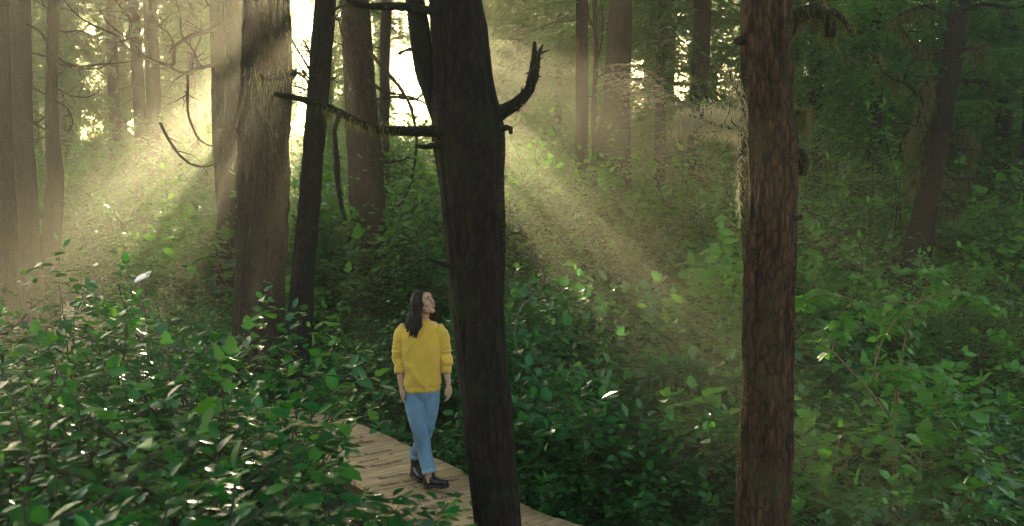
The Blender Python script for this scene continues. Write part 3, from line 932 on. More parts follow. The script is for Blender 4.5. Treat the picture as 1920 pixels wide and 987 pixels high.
GL_LAB = ['hazy conifer in the glare behind the gnarled bare limbs', 'hazy conifer in the glare between the thickest and the slim leaning trunk', 'glowing hazy conifer just right of the forked trunk', 'glowing hazy conifer behind the slender brown trunk']
for q_ in np.arange(-10.5, 11.5, GSTEP):  # row of conifers added to break the sun into shafts
    y_ = GB.uniform(34, 56)
    if min(abs(q_ - 3.6), abs(q_ + 3.3) + LEFT) < GGAP or abs(q_ + 1.15) < .4: continue        # thin places let the sun through
    lab = GL_LAB[0 if q_ < -3 else 1 if q_ < .5 else 2 if q_ < 5 else 3]
    dg_ = min(abs(q_ - 3.6), abs(q_ + 3.3), abs(q_ + 1.15) + .5)
    if dg_ > SKIP and not LQ < q_ < -1.9: t_ = sun_screen_tree(q_ + GB.normal(0, .15), 62 + GB.uniform(-4, 10), True, 1.5, .45 if dg_ < 1.7 else .65 if dg_ < 2.4 else 1.1, .8, 'tall dense conifer in the far wood ' + ('left of the thickest trunk' if q_ < -3 else 'behind the two trunks left of the woman' if q_ < 1.5 else 'right of the forked trunk'), False); t_.scale = (1.1, 1.1, 1.42)  # second added row, blocks stray sun behind the first
    if -6.6 < q_ < -4.9:
        sun_screen_tree(q_, 60 - q_, True, 1.5, .65, .8, 'tall dense conifer in the far wood left of the thickest trunk', False).scale = (1.1, 1.1, 1.42)
    if GB.uniform() < .75:
        sun_screen_tree(q_ + GB.normal(0, .4), y_, True, GB.uniform(1.5, 4.0), GB.uniform(*GCS), .7, lab, False)
    else:
        sun_screen_tree(q_ + GB.normal(0, .4), y_, False, GB.uniform(5.0, 7.5), GB.uniform(.7, .95), .9, lab)
for k_, (q_, w_) in enumerate(((2.5, 3.0), (3.5, 2.2), (4.2, 1.9), (4.9, 2.4), (-2.4, 1.7), (-3.2, 1.3), (-4.0, .9), (-4.8, .5), (-5.6, .1), (-6.4, -.3), (-7.2, -.7), (-8.0, -1.0), (-8.8, -1.4))):  # added crowns that close the sun gaps from above
    y_ = 63 + 2.2 * (k_ % 4)
    cz_ = (w_ + .1424 * y_ - .5) / 1.42
    t_ = sun_screen_tree(q_, y_, True, cz_, .62, .8, 'tall conifer on a bare stem at the edge of the bright gap', False)
    t_.scale = (1.1, 1.1, 1.42)
tries = 0
while len(spots) < 110 and tries < 6000:
    tries += 1
    y = BR.uniform(30, 105); x = BR.uniform(-.62, .6) * y
    if -10.5 < x + SLOPE * y < 10.5: continue       # left to the added rows that shape the low sun
    if not all((x - p[0]) ** 2 + (y - p[1]) ** 2 > 10 for p in spots): continue
    spots.append((x, y))
    lab, grp = 'far conifer dissolving into the golden haze behind the undergrowth', 'far conifers in the haze'
    if BR.uniform() < .7:
        bg_tree('conifer_tree', x, y, len(spots), BR.uniform(.6, 1.0), lab, grp, CROWN_LOW, BR.uniform(1.5, 5.0), False, BR.uniform(1.1, 1.6))
    else:
        bg_tree('conifer_tree', x, y, len(spots), BR.uniform(.7, 1.3), lab, grp, CROWN_HI, BR.uniform(4.5, 8), True, BR.uniform(.8, 1.3))
# young hemlocks with low green boughs, middle distance
for k, (u, Y, cz, cs, lab) in enumerate([
        (1045, 40, 3.0, 1.3, 'feathery bright green hemlock right above the raised arm of the forked trunk'),
        (1235, 27, 2.5, 1.1, 'green hemlock with layered boughs between the flared cedar and the dim brown trunk'),
        (1400, 29, 2.0, 1.2, 'green hemlock behind the lichen branch'),
        (1530, 21, 2.2, 1.0, 'dark hemlock with flat sprays right behind the sunlit-edged trunk'),
        (1650, 26, 1.5, 1.2, 'broad green hemlock between the pale snag and the leaning mossy tree'),
        (1880, 19, 2.0, 1.1, 'dark hemlock boughs hanging in the top right corner'),
        (1640, 20, 3.0, .9, 'fresh green hemlock just right of the sunlit-edged trunk with boughs at the top'),
        (1930, 17.5, 3.0, .8, 'nearest dark green hemlock reaching in from the right edge'),
        (1790, 32, 2.0, 1.3, 'hazy hemlock behind the leaning mossy tree'),
        (935, 48, 4.0, 1.3, 'sunlit hemlock directly behind the forked trunk'),
        (1120, 36, 3.0, 1.3, 'palest hemlock behind the slender trunk and the sapling'),
        (235, 44, 3.5, .8, 'pale feathery conifer in the glare at upper left'),
        (120, 32, 3.5, .8, 'pale feathery conifer behind the kinked trunk at far left')]):
    p_ = at_y(u, 300, Y)
    bg_tree('hemlock_tree', p_[0], p_[1], k, .55, lab, 'young hemlocks in the middle distance', CROWN_LOW, cz, False, cs)
# single lit hemlock bough beside the cedar
hb = empty('hemlock_bough', (at_y(1113, 165, 20.9)[0], 20.9, hz(at_y(1113, 165, 20.9)[0], 20.9)))
# the sapling's own bough with sprays coloured pale to look sunlit, in front of the cedar
def bough_obj(parent, p0, L, yaw, pitch, mat, seed, leaf=.05, gap=.045, droop=.25, drop=.12):
    rg = np.random.default_rng(seed)
    (ax, l_), V, Q, ti = bough(rg, L, leaf, gap, droop, drop)
    R = rotz(yaw) @ roty(pitch)
    mb = MB(); mb.add(V @ R.T, Q, None, ti)
    tv, tq, tt = tube(ax @ R.T, np.linspace(.014, .003, len(ax)), 5)
    mb.add(tv, tq, tt, 0.)
    o_ = link('bough', mb.mesh('bough', [mat], smooth=False), parent)
    o_.location = np.array(p0) - np.array(parent.location)
    return o_
COL.objects.unlink(hb); bpy.data.objects.remove(hb)
p0 = at_y(1116, 150, 20.9)
for k in range(4):
    bough_obj(tL, p0 + [0, 0, .16 * k - .3], 1.3 + .2 * (k % 2), -.35 + .25 * k, -.2, M['lichen'], 80 + k, .11, .06, .35, .7)  # pale lichen colour stands in for sun on the needles
for k in range(3):
    bough_obj(tN, at_y(1310, 20 + 45 * k, 25.8), 1.8, PI + .5 * k - .5, 0, M['conifer'], 90 + k, .07, .06, .3, .5)
for k, (u, v, L, yaw) in enumerate([(1800, 20, 2.0, .2), (1795, 60, 1.7, 2.8), (1780, 130, 1.8, 3.3), (1785, 110, 2.2, -.2), (1765, 200, 1.5, .1), (1800, -10, 2.4, -.6), (1800, 0, 2.4, 3.6)]):
    bough_obj(tQ, at_y(u, v, YQ - .1), L, yaw, -.05, M['conifer'], 120 + k, .06, .055, .22, .2)

for k, (v, yaw) in enumerate([(-60, 2.9), (-30, 3.5), (5, 3.1), (40, 2.8)]):
    bough_obj(tK, at_y(1091, v, 21.9), 1.9, yaw, .1, M['conifer'], 140 + k, .07, .06, .35, .4)

# ------------------------------------------------------------------ undergrowth
def leaf_proto(kind):
    """unit leaf along +X, normal +Z; returns V, T"""
    if kind == 'ovate':
        xs = [.0, .22, .5, .78, 1.0]; ws = [0, .26, .31, .19, 0]; fold, curl = .10, .16
    elif kind == 'small':
        xs = [.0, .5, 1.0]; ws = [0, .28, 0]; fold, curl = .06, .08
    elif kind == 'lobed':
        xs = [.0, .12, .3, .42, .62, .8, 1.0]; ws = [0, .3, .46, .28, .3, .16, 0]; fold, curl = .08, .2
    V, T = [(0, 0, 0)], []
    prev = [0]
    for x, w in zip(xs[1:-1], ws[1:-1]):
        b_ = len(V)
        z = -curl * x * x
        V += [(x, w, z + fold * w * 2), (x, 0, z), (x, -w, z + fold * w * 2)]
        if len(prev) == 1: T += [(prev[0], b_ + 1, b_), (prev[0], b_ + 2, b_ + 1)]
        else:
            a = prev
            T += [(a[0], a[1], b_ + 1), (a[0], b_ + 1, b_), (a[1], a[2], b_ + 2), (a[1], b_ + 2, b_ + 1)]
        prev = [b_, b_ + 1, b_ + 2]
    V.append((1, 0, -curl))
    e_ = len(V) - 1
    T += [(prev[0], prev[1], e_), (prev[1], prev[2], e_)]
    return np.array(V, float), np.array(T)
LEAF = {k: leaf_proto(k) for k in ('ovate', 'small', 'lobed')}

def frames(dirs, up):
    d = dirs / np.linalg.norm(dirs, axis=1)[:, None]
    s_ = np.cross(up, d); s_ /= np.linalg.norm(s_, axis=1)[:, None] + 1e-9
    u_ = np.cross(d, s_)
    return np.stack([d, s_, u_], -1)        # columns

def leaves_to(mb, kind, pos, Rm, size, tint):
    V, T = LEAF[kind]
    n = len(pos)
    W = np.einsum('nij,kj->nki', Rm * size[:, None, None], V) + pos[:, None]
    TT = (T[None] + (np.arange(n) * len(V))[:, None, None]).reshape(-1, 3)
    mb.add(W.reshape(-1, 3), None, TT, np.repeat(tint, len(T)))

def grow(rg, h, n_stems, spread, leaf, gap, side=3, flat=.3, wander=.12, r=.006, bare=.25, side_len=.4, pet=.3):
    """a shrub about the origin: stem polylines and leaf frames"""
    stems, pos, dirs, ups = [], [], [], []
    def run(p, d, L, r0, lv):
        n = max(4, int(L / .07))
        q = [p]
        for i in range(n):
            d = d + rg.normal(0, wander, 3) + np.array([0, 0, .03])
            d = d / np.linalg.norm(d)
            q.append(q[-1] + d * L / n)
        q = np.array(q)
        stems.append((q, np.linspace(r0, r0 * .3, n + 1)))
        s0 = bare if lv == 0 else .1
        m = max(2, int(L * (1 - s0) / gap))
        ph = rg.uniform(0, 2 * PI)
        for j in range(m):
            t = s0 + (1 - s0) * (j + .6) / m
            pp = np.array([np.interp(t * n, np.arange(n + 1), q[:, k]) for k in range(3)])
            dd = q[min(int(t * n) + 1, n)] - q[min(int(t * n), n - 1)]
            dd /= np.linalg.norm(dd)
            a = ph + j * 2.39 + rg.normal(0, .3)
            hor = np.array([math.cos(a), math.sin(a), rg.normal(.05, .25)])
            hor = hor + dd * .35
            hor /= np.linalg.norm(hor)
            pos.append(pp + hor * leaf * pet * .4); dirs.append(hor)
            ups.append(np.array([rg.normal(0, flat), rg.normal(0, flat), 1.0]))
        # tip leaf
        pos.append(q[-1]); dirs.append(q[-1] - q[-2] + rg.normal(0, .02, 3)); ups.append(np.array([rg.normal(0, flat), rg.normal(0, flat), 1.0]))
        if lv == 0:
            for j in range(side):
                t = rg.uniform(.3, .92)
                pp = np.array([np.interp(t * n, np.arange(n + 1), q[:, k]) for k in range(3)])
                a = rg.uniform(0, 2 * PI)
                run(pp, np.array([math.cos(a), math.sin(a), rg.uniform(.1, .8)]), L * side_len * rg.uniform(.5, 1.1), r0 * .5, 1)
    for k in range(n_stems):
        a = k * 2.39 + rg.normal(0, .4)
        rr = math.sqrt((k + .5) / n_stems)
        lean = spread * rr * rg.uniform(.5, 1.1)
        d = np.array([math.cos(a) * lean, math.sin(a) * lean, 1.0]); d /= np.linalg.norm(d)
        run(np.array([math.cos(a), math.sin(a), 0]) * .12 * rr * h - np.array([0, 0, .05]), d, h * rg.uniform(.7, 1.08), r, 0)
    return stems, np.array(pos), np.array(dirs), np.array(ups)

def shrub_mesh(name, rg, mats, kind, h, n_stems, spread, leaf, gap, young=.1, **kw):
    stems, pos, dirs, ups = grow(rg, h, n_stems, spread, leaf, gap, **kw)
    mb = MB()
    Rm = frames(dirs, ups)
    sz = leaf * rg.uniform(.65, 1.25, len(pos))
    ti = rg.uniform(0, .55, len(pos))
    top = pos[:, 2] > h * .8
    ti[top] += .2
    leaves_to(mb, kind, pos, Rm, sz, ti)
    me_l = mb
    for q, r_ in stems:
        v_, q_, t_ = tube(q, r_, 4, cap=False)
        mb.add(v_, q_, None, .0)
    me = mb.mesh(name, mats, smooth=True)
    nq = sum(len(a) for a in mb.Q)
    mi = np.zeros(len(me.polygons), np.int32); mi[:nq] = 1     # quads (stems) come first
    me.polygons.foreach_set('material_index', mi)
    return me

def fern_mesh(name, rg, n_fr=13, L=.75, mats=()):
    mb = MB()
    for k in range(n_fr):
        a = k * 2 * PI / n_fr + rg.normal(0, .2)
        l_ = L * rg.uniform(.7, 1.1)
        up = rg.uniform(.6, 1.25)
        t = np.linspace(0, 1, 12)
        rad = l_ * (.85 * t)
        z = l_ * (up * t - up * .85 * t ** 2)
        q = np.c_[np.cos(a) * rad, np.sin(a) * rad, z]
        d = np.gradient(q, axis=0); d /= np.linalg.norm(d, axis=1)[:, None]
        sdv = np.array([-math.sin(a), math.cos(a), 0])
        m = 26
        tt = np.linspace(.1, .99, m)
        c_ = np.stack([np.interp(tt, t, q[:, j]) for j in range(3)], -1)
        dd = np.stack([np.interp(tt, t, d[:, j]) for j in range(3)], -1)
        w = l_ * .15 * np.sin(np.clip(tt * 1.05, 0, 1) * PI) ** .6 * (1 - .35 * tt) + .004
        for sg in (-1, 1):
            tip = c_ + (sdv * sg + dd * .35) * w[:, None] + np.c_[np.zeros(m), np.zeros(m), -.12 * w]
            hw = l_ * .016
            V = np.stack([c_ - dd * hw, tip - dd * hw * .2, tip + dd * hw * .3, c_ + dd * hw], 1).reshape(-1, 3)
            mb.add(V, np.arange(4 * m).reshape(-1, 4), None, rg.uniform(0, .6))
        v_, q_, t_ = tube(q, np.linspace(.005, .001, 12), 3, cap=False)
        mb.add(v_, q_, None, .1)
    return mb.mesh(name, mats, smooth=False)

UR = np.random.default_rng(23)
protos = bpy.data.collections.new('undergrowth_pieces')
def proto(me):
    o_ = bpy.data.objects.new('a%02d_' % len(protos.objects) + me.name, me)
    protos.objects.link(o_)
for k in range(4):   # 0-3 salal
    proto(shrub_mesh('salal_sprig', UR, [M['salal'], M['stem']], 'ovate', UR.uniform(.7, 1.0), 5, .7, .085, .05, side=3, flat=.28))
for k in range(3):   # 4-6 huckleberry
    proto(shrub_mesh('huckleberry_sprig', UR, [M['huck'], M['stem']], 'small', UR.uniform(1.0, 1.4), 5, .6, .062, .042, side=6, flat=.35, side_len=.38))
for k in range(2):   # 7-8 fern
    proto(fern_mesh('fern', UR, 13, .8, [M['fern']]))
for k in range(3):   # 9-11 salmonberry
    proto(shrub_mesh('salmonberry_sprig', UR, [M['berry'], M['cane']], 'lobed', UR.uniform(1.0, 1.3), 4, .8, .11, .075, side=4, flat=.32))
for k in range(2):   # 12-13 broad fine brush for the distance
    proto(shrub_mesh('brush', UR, [M['huck'], M['stem']], 'small', 1.7, 9, .7, .1, .062, side=7, flat=.4, side_len=.4))

def scatter(name, pts, rot, scl, idx, label):
    me = bpy.data.meshes.new(name)
    me.vertices.add(len(pts)); me.vertices.foreach_set('co', np.asarray(pts, np.float32).ravel())
    a = me.attributes.new('rot', 'FLOAT_VECTOR', 'POINT'); a.data.foreach_set('vector', np.asarray(rot, np.float32).ravel())
    a = me.attributes.new('scl', 'FLOAT', 'POINT'); a.data.foreach_set('value', np.asarray(scl, np.float32))
    a = me.attributes.new('idx', 'INT', 'POINT'); a.data.foreach_set('value', np.asarray(idx, np.int32))
    ob = link(name, me)
    ng = bpy.data.node_groups.new(name, 'GeometryNodeTree')
    ng.interface.new_socket('Geometry', in_out='INPUT', socket_type='NodeSocketGeometry')
    ng.interface.new_socket('Geometry', in_out='OUTPUT', socket_type='NodeSocketGeometry')
    N = ng.nodes
    gi, go = N.new('NodeGroupInput'), N.new('NodeGroupOutput')
    ci = N.new('GeometryNodeCollectionInfo'); ci.inputs[0].default_value = protos
    ci.inputs['Separate Children'].default_value = True; ci.inputs['Reset Children'].default_value = True
    ip = N.new('GeometryNodeInstanceOnPoints')
    ip.inputs['Pick Instance'].default_value = True
    def attr(nm, tp):
        n_ = N.new('GeometryNodeInputNamedAttribute'); n_.data_type = tp; n_.inputs[0].default_value = nm
        return n_.outputs[0]
    e2r = N.new('FunctionNodeEulerToRotation')
    L_ = ng.links
    L_.new(gi.outputs[0], ip.inputs['Points']); L_.new(ci.outputs[0], ip.inputs['Instance'])
    L_.new(attr('idx', 'INT'), ip.inputs['Instance Index'])
    L_.new(attr('rot', 'FLOAT_VECTOR'), e2r.inputs[0]); L_.new(e2r.outputs[0], ip.inputs['Rotation'])
    L_.new(attr('scl', 'FLOAT'), ip.inputs['Scale'])
    L_.new(ip.outputs[0], go.inputs[0])
    md = ob.modifiers.new('scatter', 'NODES'); md.node_group = ng
    tag(ob, label, kind='stuff')
    return ob

def field(n, x0, x1, y0, y1, fan=None):
    x, y = UR.uniform(x0, x1, n), UR.uniform(y0, y1, n)
    return x, y

def in_view(x, y, m=1.5):
    return np.abs(x) < y * .5 + m

trees_xy = np.array([(o_.location.x, o_.location.y) for o_ in bpy.data.objects if o_.type == 'EMPTY' and o_.get('category') in ('tree', 'dead tree')])
X_, Y_, S_, I_ = [], [], [], []
def put(n, x0, x1, y0, y1, kinds, s0, s1, dens=None, clear=.62):
    x, y = field(n, x0, x1, y0, y1)
    k = in_view(x, y)
    k &= deck_dist(x, y) > clear
    if dens is not None: k &= UR.uniform(0, 1, n) < dens(x, y)
    x, y = x[k], y[k]
    X_.append(x); Y_.append(y)
    S_.append(UR.uniform(s0, s1, len(x))); I_.append(UR.choice(kinds, len(x)))
nz = lambda sc, sd: (lambda x, y: sstep(-.35, .35, fbm(np.stack([x * sc, y * sc, 0 * x], -1), sd)))
SAL, HUC, FER, BER, BRU = [0, 1, 2, 3], [4, 5, 6], [7, 8], [9, 10, 11], [12, 13]
put(1500, -.5, 8, 7.0, 16, SAL, .7, 1.15)                               # right of the walk
put(500, 2, 8, 8, 16, BER, .7, 1.2, nz(.5, 40))
put(260, -.5, 8, 8.5, 16, FER, .6, 1.1, nz(.6, 41))
put(600, -9, 3, 11.5, 18, SAL, .8, 1.2)
put(700, -9, 9, 12, 20, HUC, .8, 1.3, nz(.4, 42))
put(200, -9, 9, 11, 20, FER, .8, 1.2)
put(2400, -17, 17, 17, 32, HUC + [12], .8, 1.4)
put(900, -4, 10, 12, 20, SAL, .9, 1.4)
put(500, -4, 12, 13, 24, BER, .8, 1.3, nz(.45, 47))
put(700, -17, 17, 16, 32, BER, .9, 1.5, nz(.3, 43))
put(900, -17, 17, 16, 30, SAL, 1.0, 1.4, nz(.3, 45))
put(500, 4.5, 11, 11, 21, BER, .8, 1.2)
put(400, 4.5, 11, 11, 21, HUC, 1.1, 1.6)
put(3000, -35, 35, 30, 62, BRU, .7, 1.35)
put(1600, -70, 70, 60, 140, BRU, 1.0, 2.0)
x, y, s, i = np.concatenate(X_), np.concatenate(Y_), np.concatenate(S_), np.concatenate(I_)
ok = np.ones(len(x), bool)
for tx, ty in trees_xy:
    ok &= (x - tx) ** 2 + (y - ty) ** 2 > .09
ok &= (x + .85) ** 2 + (y - 9.0) ** 2 > .8
ok &= ~((x < -2.2) & (y < 8.5))
mound = fbm(np.stack([x * .55, y * .55, 0 * x], -1), 61, 2)
s *= np.clip(.9 + .8 * mound, .4, 1.7)
near = deck_dist(x, y) < 1.1
s[near] *= .72
x, y, s, i = x[ok], y[ok], s[ok], i[ok]
rot = np.c_[UR.normal(0, .12, len(x)), UR.normal(0, .12, len(x)), UR.uniform(0, 2 * PI, len(x))]
scatter('undergrowth', np.c_[x, y, H(x, y) - .03], rot, s, i, 'dense mixed undergrowth of salal, huckleberry and ferns covering the forest floor')
# ------------------------------------------------------------------ single shrubs near the walk
def leaf_obj_mesh(kind, mat, tint):
    V, T = LEAF[kind]
    return mesh_np('leaf', V, None, T, np.full(len(T), tint), True, [mat])
_leaf_cache = {}
def leaf_shared(kind, mat, k):
    key = (kind, mat.name, k)
    if key not in _leaf_cache:
        _leaf_cache[key] = leaf_obj_mesh(kind, mat, .1 + .14 * k)
    return _leaf_cache[key]

def leaf_children(parent, rg, kind, mat, pos, Rm, sz):
    for p_, r_, s_ in zip(pos, Rm, sz):
        o_ = bpy.data.objects.new('leaf', leaf_shared(kind, mat, int(rg.integers(4))))
        COL.objects.link(o_)
        o_.parent = parent
        m4 = np.eye(4); m4[:3, :3] = r_ * s_; m4[:3, 3] = p_
        o_.matrix_basis = Matrix(m4.tolist())

def stems_mesh(name, stems, mat, ns=5):
    mb = MB()
    for q, r_ in stems:
        v_, q_, t_ = tube(q, r_, ns, cap=True)
        mb.add(v_, q_, t_, .3)
    return mb.mesh(name, [mat])

def shrub(name, label, u, v, Yd, seed, kind='ovate', mat='salal', stem='stem', leaf=.08, gap=.05, stems_n=7, spread=.6, n_leaf=90, group=None, young=None, **kw):
    rg = np.random.default_rng(seed)
    topp = at_y(u, v, Yd)
    z0 = hz(topp[0], topp[1])
    h = max(.35, topp[2] - z0)
    t = empty(name, (topp[0], topp[1], z0))
    tag(t, label, 'shrub', group)
    st, pos, dirs, ups = grow(rg, h, stems_n, spread, leaf, gap, r=.004 + .004 * h, **kw)
    pos[:, 2] *= h / max(np.percentile(pos[:, 2], 99), .1)
    for q, r_ in st: q[:, 2] *= h / max(h * .98, .1)
    lo_ = pos[:, 2] < h * 1.06
    pos, dirs, ups = pos[lo_], dirs[lo_], ups[lo_]
    st = [(q[q[:, 2] < h * 1.06], r_[q[:, 2] < h * 1.06]) for q, r_ in st if (q[:, 2] < h * 1.06).sum() > 3]
    Rm = frames(dirs, ups); sz = leaf * np.clip(rg.normal(.95, .28, len(pos)), .4, 1.6)
    # nothing hangs between the photographer and the woman
    def clear(p_):
        W = p_ + np.array(t.location) - CAM
        dz = W @ _fw
        uu, vv = 960 + F_PX * W[:, 0] / dz, 493.5 - F_PX * (W @ _up) / dz
        return ~((W[:, 1] < 8.8) & (((uu > 720) & (uu < 880) & (vv > 520) & (vv < 930)) | ((uu > 655) & (uu < 880) & (vv > 800) & (vv < 930)) | ((uu > 870) & (uu < 1000) & (vv > 560))))
    ok_ = clear(pos)
    pos, Rm, sz = pos[ok_], Rm[ok_], sz[ok_]
    st = [x_ for x_ in st if clear(x_[0]).all()]
    if not st: st = [(np.array([[0, 0, -.05], [.01, 0, .1], [.0, .01, .2]]), np.array([.005, .004, .003]))]
    link('stems', stems_mesh('stems', st, M[stem]), t)['kind'] = 'stuff'
    # the leaves that show largest stand on their own; the rest of the foliage is one mass
    vis = pos[:, 2] * 1.0 - .5 * pos[:, 1] + rg.normal(0, .12, len(pos))
    o_ = np.argsort(-vis)
    a, b_ = o_[:n_leaf], o_[n_leaf:]
    yg = rg.uniform(0, 1, len(a)) < (.22 if mat == 'salal' else 0)
    leaf_children(t, rg, kind, M[mat], pos[a][~yg], Rm[a][~yg], sz[a][~yg])
    leaf_children(t, rg, kind, M['salal_young'], pos[a][yg], Rm[a][yg], sz[a][yg] * .8)
    if len(b_):
        mb = MB()
        leaves_to(mb, kind, pos[b_], Rm[b_], sz[b_], rg.uniform(0, .5, len(b_)))
        tag(link('foliage', mb.mesh('foliage', [M[mat]]), t), kind='stuff')
    return t

GL = 'glossy shrubs of the front left thicket'
left = [(-40, 700, 4.6, 'leafy shrub at the left edge above the lower left corner'),
        (15, 488, 6.4, 'tall glossy shrub cut by the left edge level with the top of the thicket'),
        (115, 508, 6.6, 'tall glossy shrub in front of the kinked left trunk'),
        (60, 492, 7.2, 'tallest glossy shrub at the left edge with leaves against the hazy trunks'),
        (195, 548, 6.9, 'glossy shrub in front of the far stretch of boardwalk at left'),
        (250, 600, 6.0, 'dense leafy shrub below the far stretch of boardwalk'),
        (320, 596, 6.6, 'glossy shrub just below the small white trail sign'),
        (430, 618, 6.3, 'glossy shrub in front of the foot of the thickest trunk'),
        (520, 690, 5.8, 'glossy shrub in front of the foot of the slim leaning trunk'),
        (570, 790, 5.2, 'glossy shrub overhanging the left edge of the boardwalk beside the woman'),
        (-20, 600, 5.4, 'leafy shrub cut off by the left edge at mid height'),
        (120, 640, 5.2, 'broad leafy shrub in the middle of the left thicket below the tallest shrub'),
        (265, 690, 4.9, 'sparkling shrub in the heart of the left thicket'),
        (400, 730, 4.7, 'sparkling shrub between the thicket heart and the boardwalk'),
        (20, 800, 4.1, 'dark shrub in the lower left corner at the picture edge'),
        (170, 830, 3.8, 'dark shrub along the bottom, second from the lower left corner'),
        (330, 850, 3.7, 'dark shrub along the bottom, third from the lower left corner'),
        (480, 865, 4.0, 'large-leaved shrub along the bottom left of the boardwalk corner'),
        (555, 930, 4.3, 'shrub with white glints at the bottom beside the dark gap under the boardwalk')]
for k, (u, v, Yd, lab) in enumerate(left):
    hk, bk = k in (3, 10, 14), k in (6, 12)
    shrub('thicket_shrub', lab, u, v, Yd, 300 + k, kind='small' if hk else 'lobed' if bk else 'ovate', mat='huck' if hk else 'berry' if bk else 'salal', leaf=.05 if hk else .085 if bk else .08, gap=.03 if hk else .055 if bk else .036, stems_n=10, spread=.16 if k in (8, 9, 17, 18) else .36, n_leaf=95, group=GL, side=7, flat=.26, side_len=.32)
shrub('salal_shrub', 'low leafy sprig poking up in front of the boardwalk at the bottom centre', 770, 985, 4.2, 331, leaf=.09, gap=.06, stems_n=3, spread=.35, n_leaf=60, group=GL, side=3, flat=.35, bare=.5)
shrub('young_shrub', 'slender sunlit sprig with upright pale tips left of the woman', 655, 628, 7.4, 340, mat='salal_young', leaf=.07, gap=.055, stems_n=2, spread=.16, n_leaf=70, side=2, flat=.4, bare=.45, side_len=.3)
shrub('young_shrub', 'second sunlit sprig between the slender sprig and the sleeve of the woman', 692, 690, 7.3, 341, mat='salal_young', leaf=.07, gap=.055, stems_n=2, spread=.12, n_leaf=60, side=2, flat=.4, bare=.45, side_len=.3)
shrub('young_shrub', 'small upright sprig at the foot of the slim leaning trunk', 572, 665, 7.6, 342, mat='salal_young', leaf=.06, gap=.055, stems_n=2, spread=.2, n_leaf=50, side=1, flat=.4, bare=.5)
shrub('young_shrub', 'pale-tipped sprig in front of the thickest trunk', 512, 632, 7.0, 343, mat='salal_young', leaf=.07, gap=.055, stems_n=2, spread=.2, n_leaf=50, side=2, flat=.4, bare=.5)

GR = 'shrubs right of the boardwalk'
right = [(990, 650, 10.8, 'salal', 'dark glossy shrub just right of the forked trunk at mid height'),
         (1090, 618, 11.4, 'salal', 'glossy shrub with bright upper leaves left of the pale-tipped middle shrub'),
         (1225, 622, 11.6, 'huck', 'pale-tipped shrub in the middle of the slope catching the light'),
         (1350, 575, 12.2, 'huck', 'airy shrub close left of the sunlit-edged trunk at mid height'),
         (1330, 745, 9.2, 'berry', 'light green broad-leaved shrub touching the left of the sunlit-edged trunk'),
         (1120, 790, 9.4, 'salal', 'dark glossy shrub in the hollow right of the forked trunk'),
         (1235, 740, 9.9, 'salal', 'glossy shrub below the pale-tipped middle shrub'),
         (1040, 870, 8.7, 'salal', 'low dark shrub beside the boardwalk right of the forked trunk'),
         (1180, 885, 8.4, 'salal', 'low shrub along the bottom between the two front trunks'),
         (1310, 900, 8.1, 'salal', 'low shrub at the bottom left foot of the sunlit-edged trunk'),
         (1530, 790, 8.3, 'berry', 'light green leafy shrub just right of the sunlit-edged trunk'),
         (1640, 800, 8.0, 'berry', 'light green shrub under the arching orange canes'),
         (1770, 770, 8.6, 'berry', 'wide pale green shrub right of the orange canes'),
         (1890, 745, 8.8, 'salal', 'dark shrub at the right edge above the corner'),
         (1560, 920, 7.3, 'salal', 'dark shrub along the bottom right of the sunlit-edged trunk'),
         (1720, 915, 7.0, 'salal', 'dark shrub along the bottom midway to the right corner'),
         (1870, 900, 7.0, 'salal', 'dark shrub in the lower right corner'),
         (640, 700, 12.3, 'salal', 'dim shrub behind the boardwalk left of the woman'),
         (840, 640, 12.0, 'salal', 'sparkling shrub behind the shoulder of the woman'),
         (735, 560, 13.0, 'salal', 'sparkling shrub behind the hair of the woman')]
for k, (u, v, Yd, m_, lab) in enumerate(right):
    kd = {'salal': 'ovate', 'huck': 'small', 'berry': 'lobed'}[m_]
    shrub('undergrowth_shrub', lab, u, v, Yd, 400 + k, kind=kd, mat=m_, stem='cane' if m_ == 'berry' else 'stem', leaf={'salal': .085, 'huck': .06, 'berry': .12}[m_], gap={'salal': .05, 'huck': .04, 'berry': .075}[m_],
          stems_n=8, spread=.7, n_leaf=80, group=GR, side=5, flat=.3, side_len=.36)

# arching salmonberry canes, right
t = empty('salmonberry_bush', (at_y(1670, 780, 9.0)[0], 9.0, hz(at_y(1670, 780, 9.0)[0], 9.0)))
tag(t, 'tall arching bush with orange canes and light lobed leaves at right', 'shrub')
g0 = np.array(t.location)
CR = np.random.default_rng(77)
canes = [[(1682, 830), (1684, 740), (1692, 660), (1702, 620), (1722, 570), (1740, 530)], [(1676, 830), (1650, 700), (1632, 724)], [(1634, 722), (1650, 650), (1680, 600), (1716, 570), (1760, 552), (1800, 548)],
         [(1672, 800), (1640, 745), (1600, 700), (1560, 660), (1530, 640)], [(1716, 572), (1680, 565), (1640, 572), (1590, 560), (1545, 545)], [(1740, 530), (1748, 515), (1745, 500)], [(1800, 548), (1840, 560), (1860, 580)],
         [(1640, 700), (1700, 690), (1740, 700), (1770, 720)], [(1560, 660), (1570, 620), (1585, 590), (1620, 586)], [(1545, 545), (1520, 560), (1500, 570)]]
lp, ld, lu = [], [], []
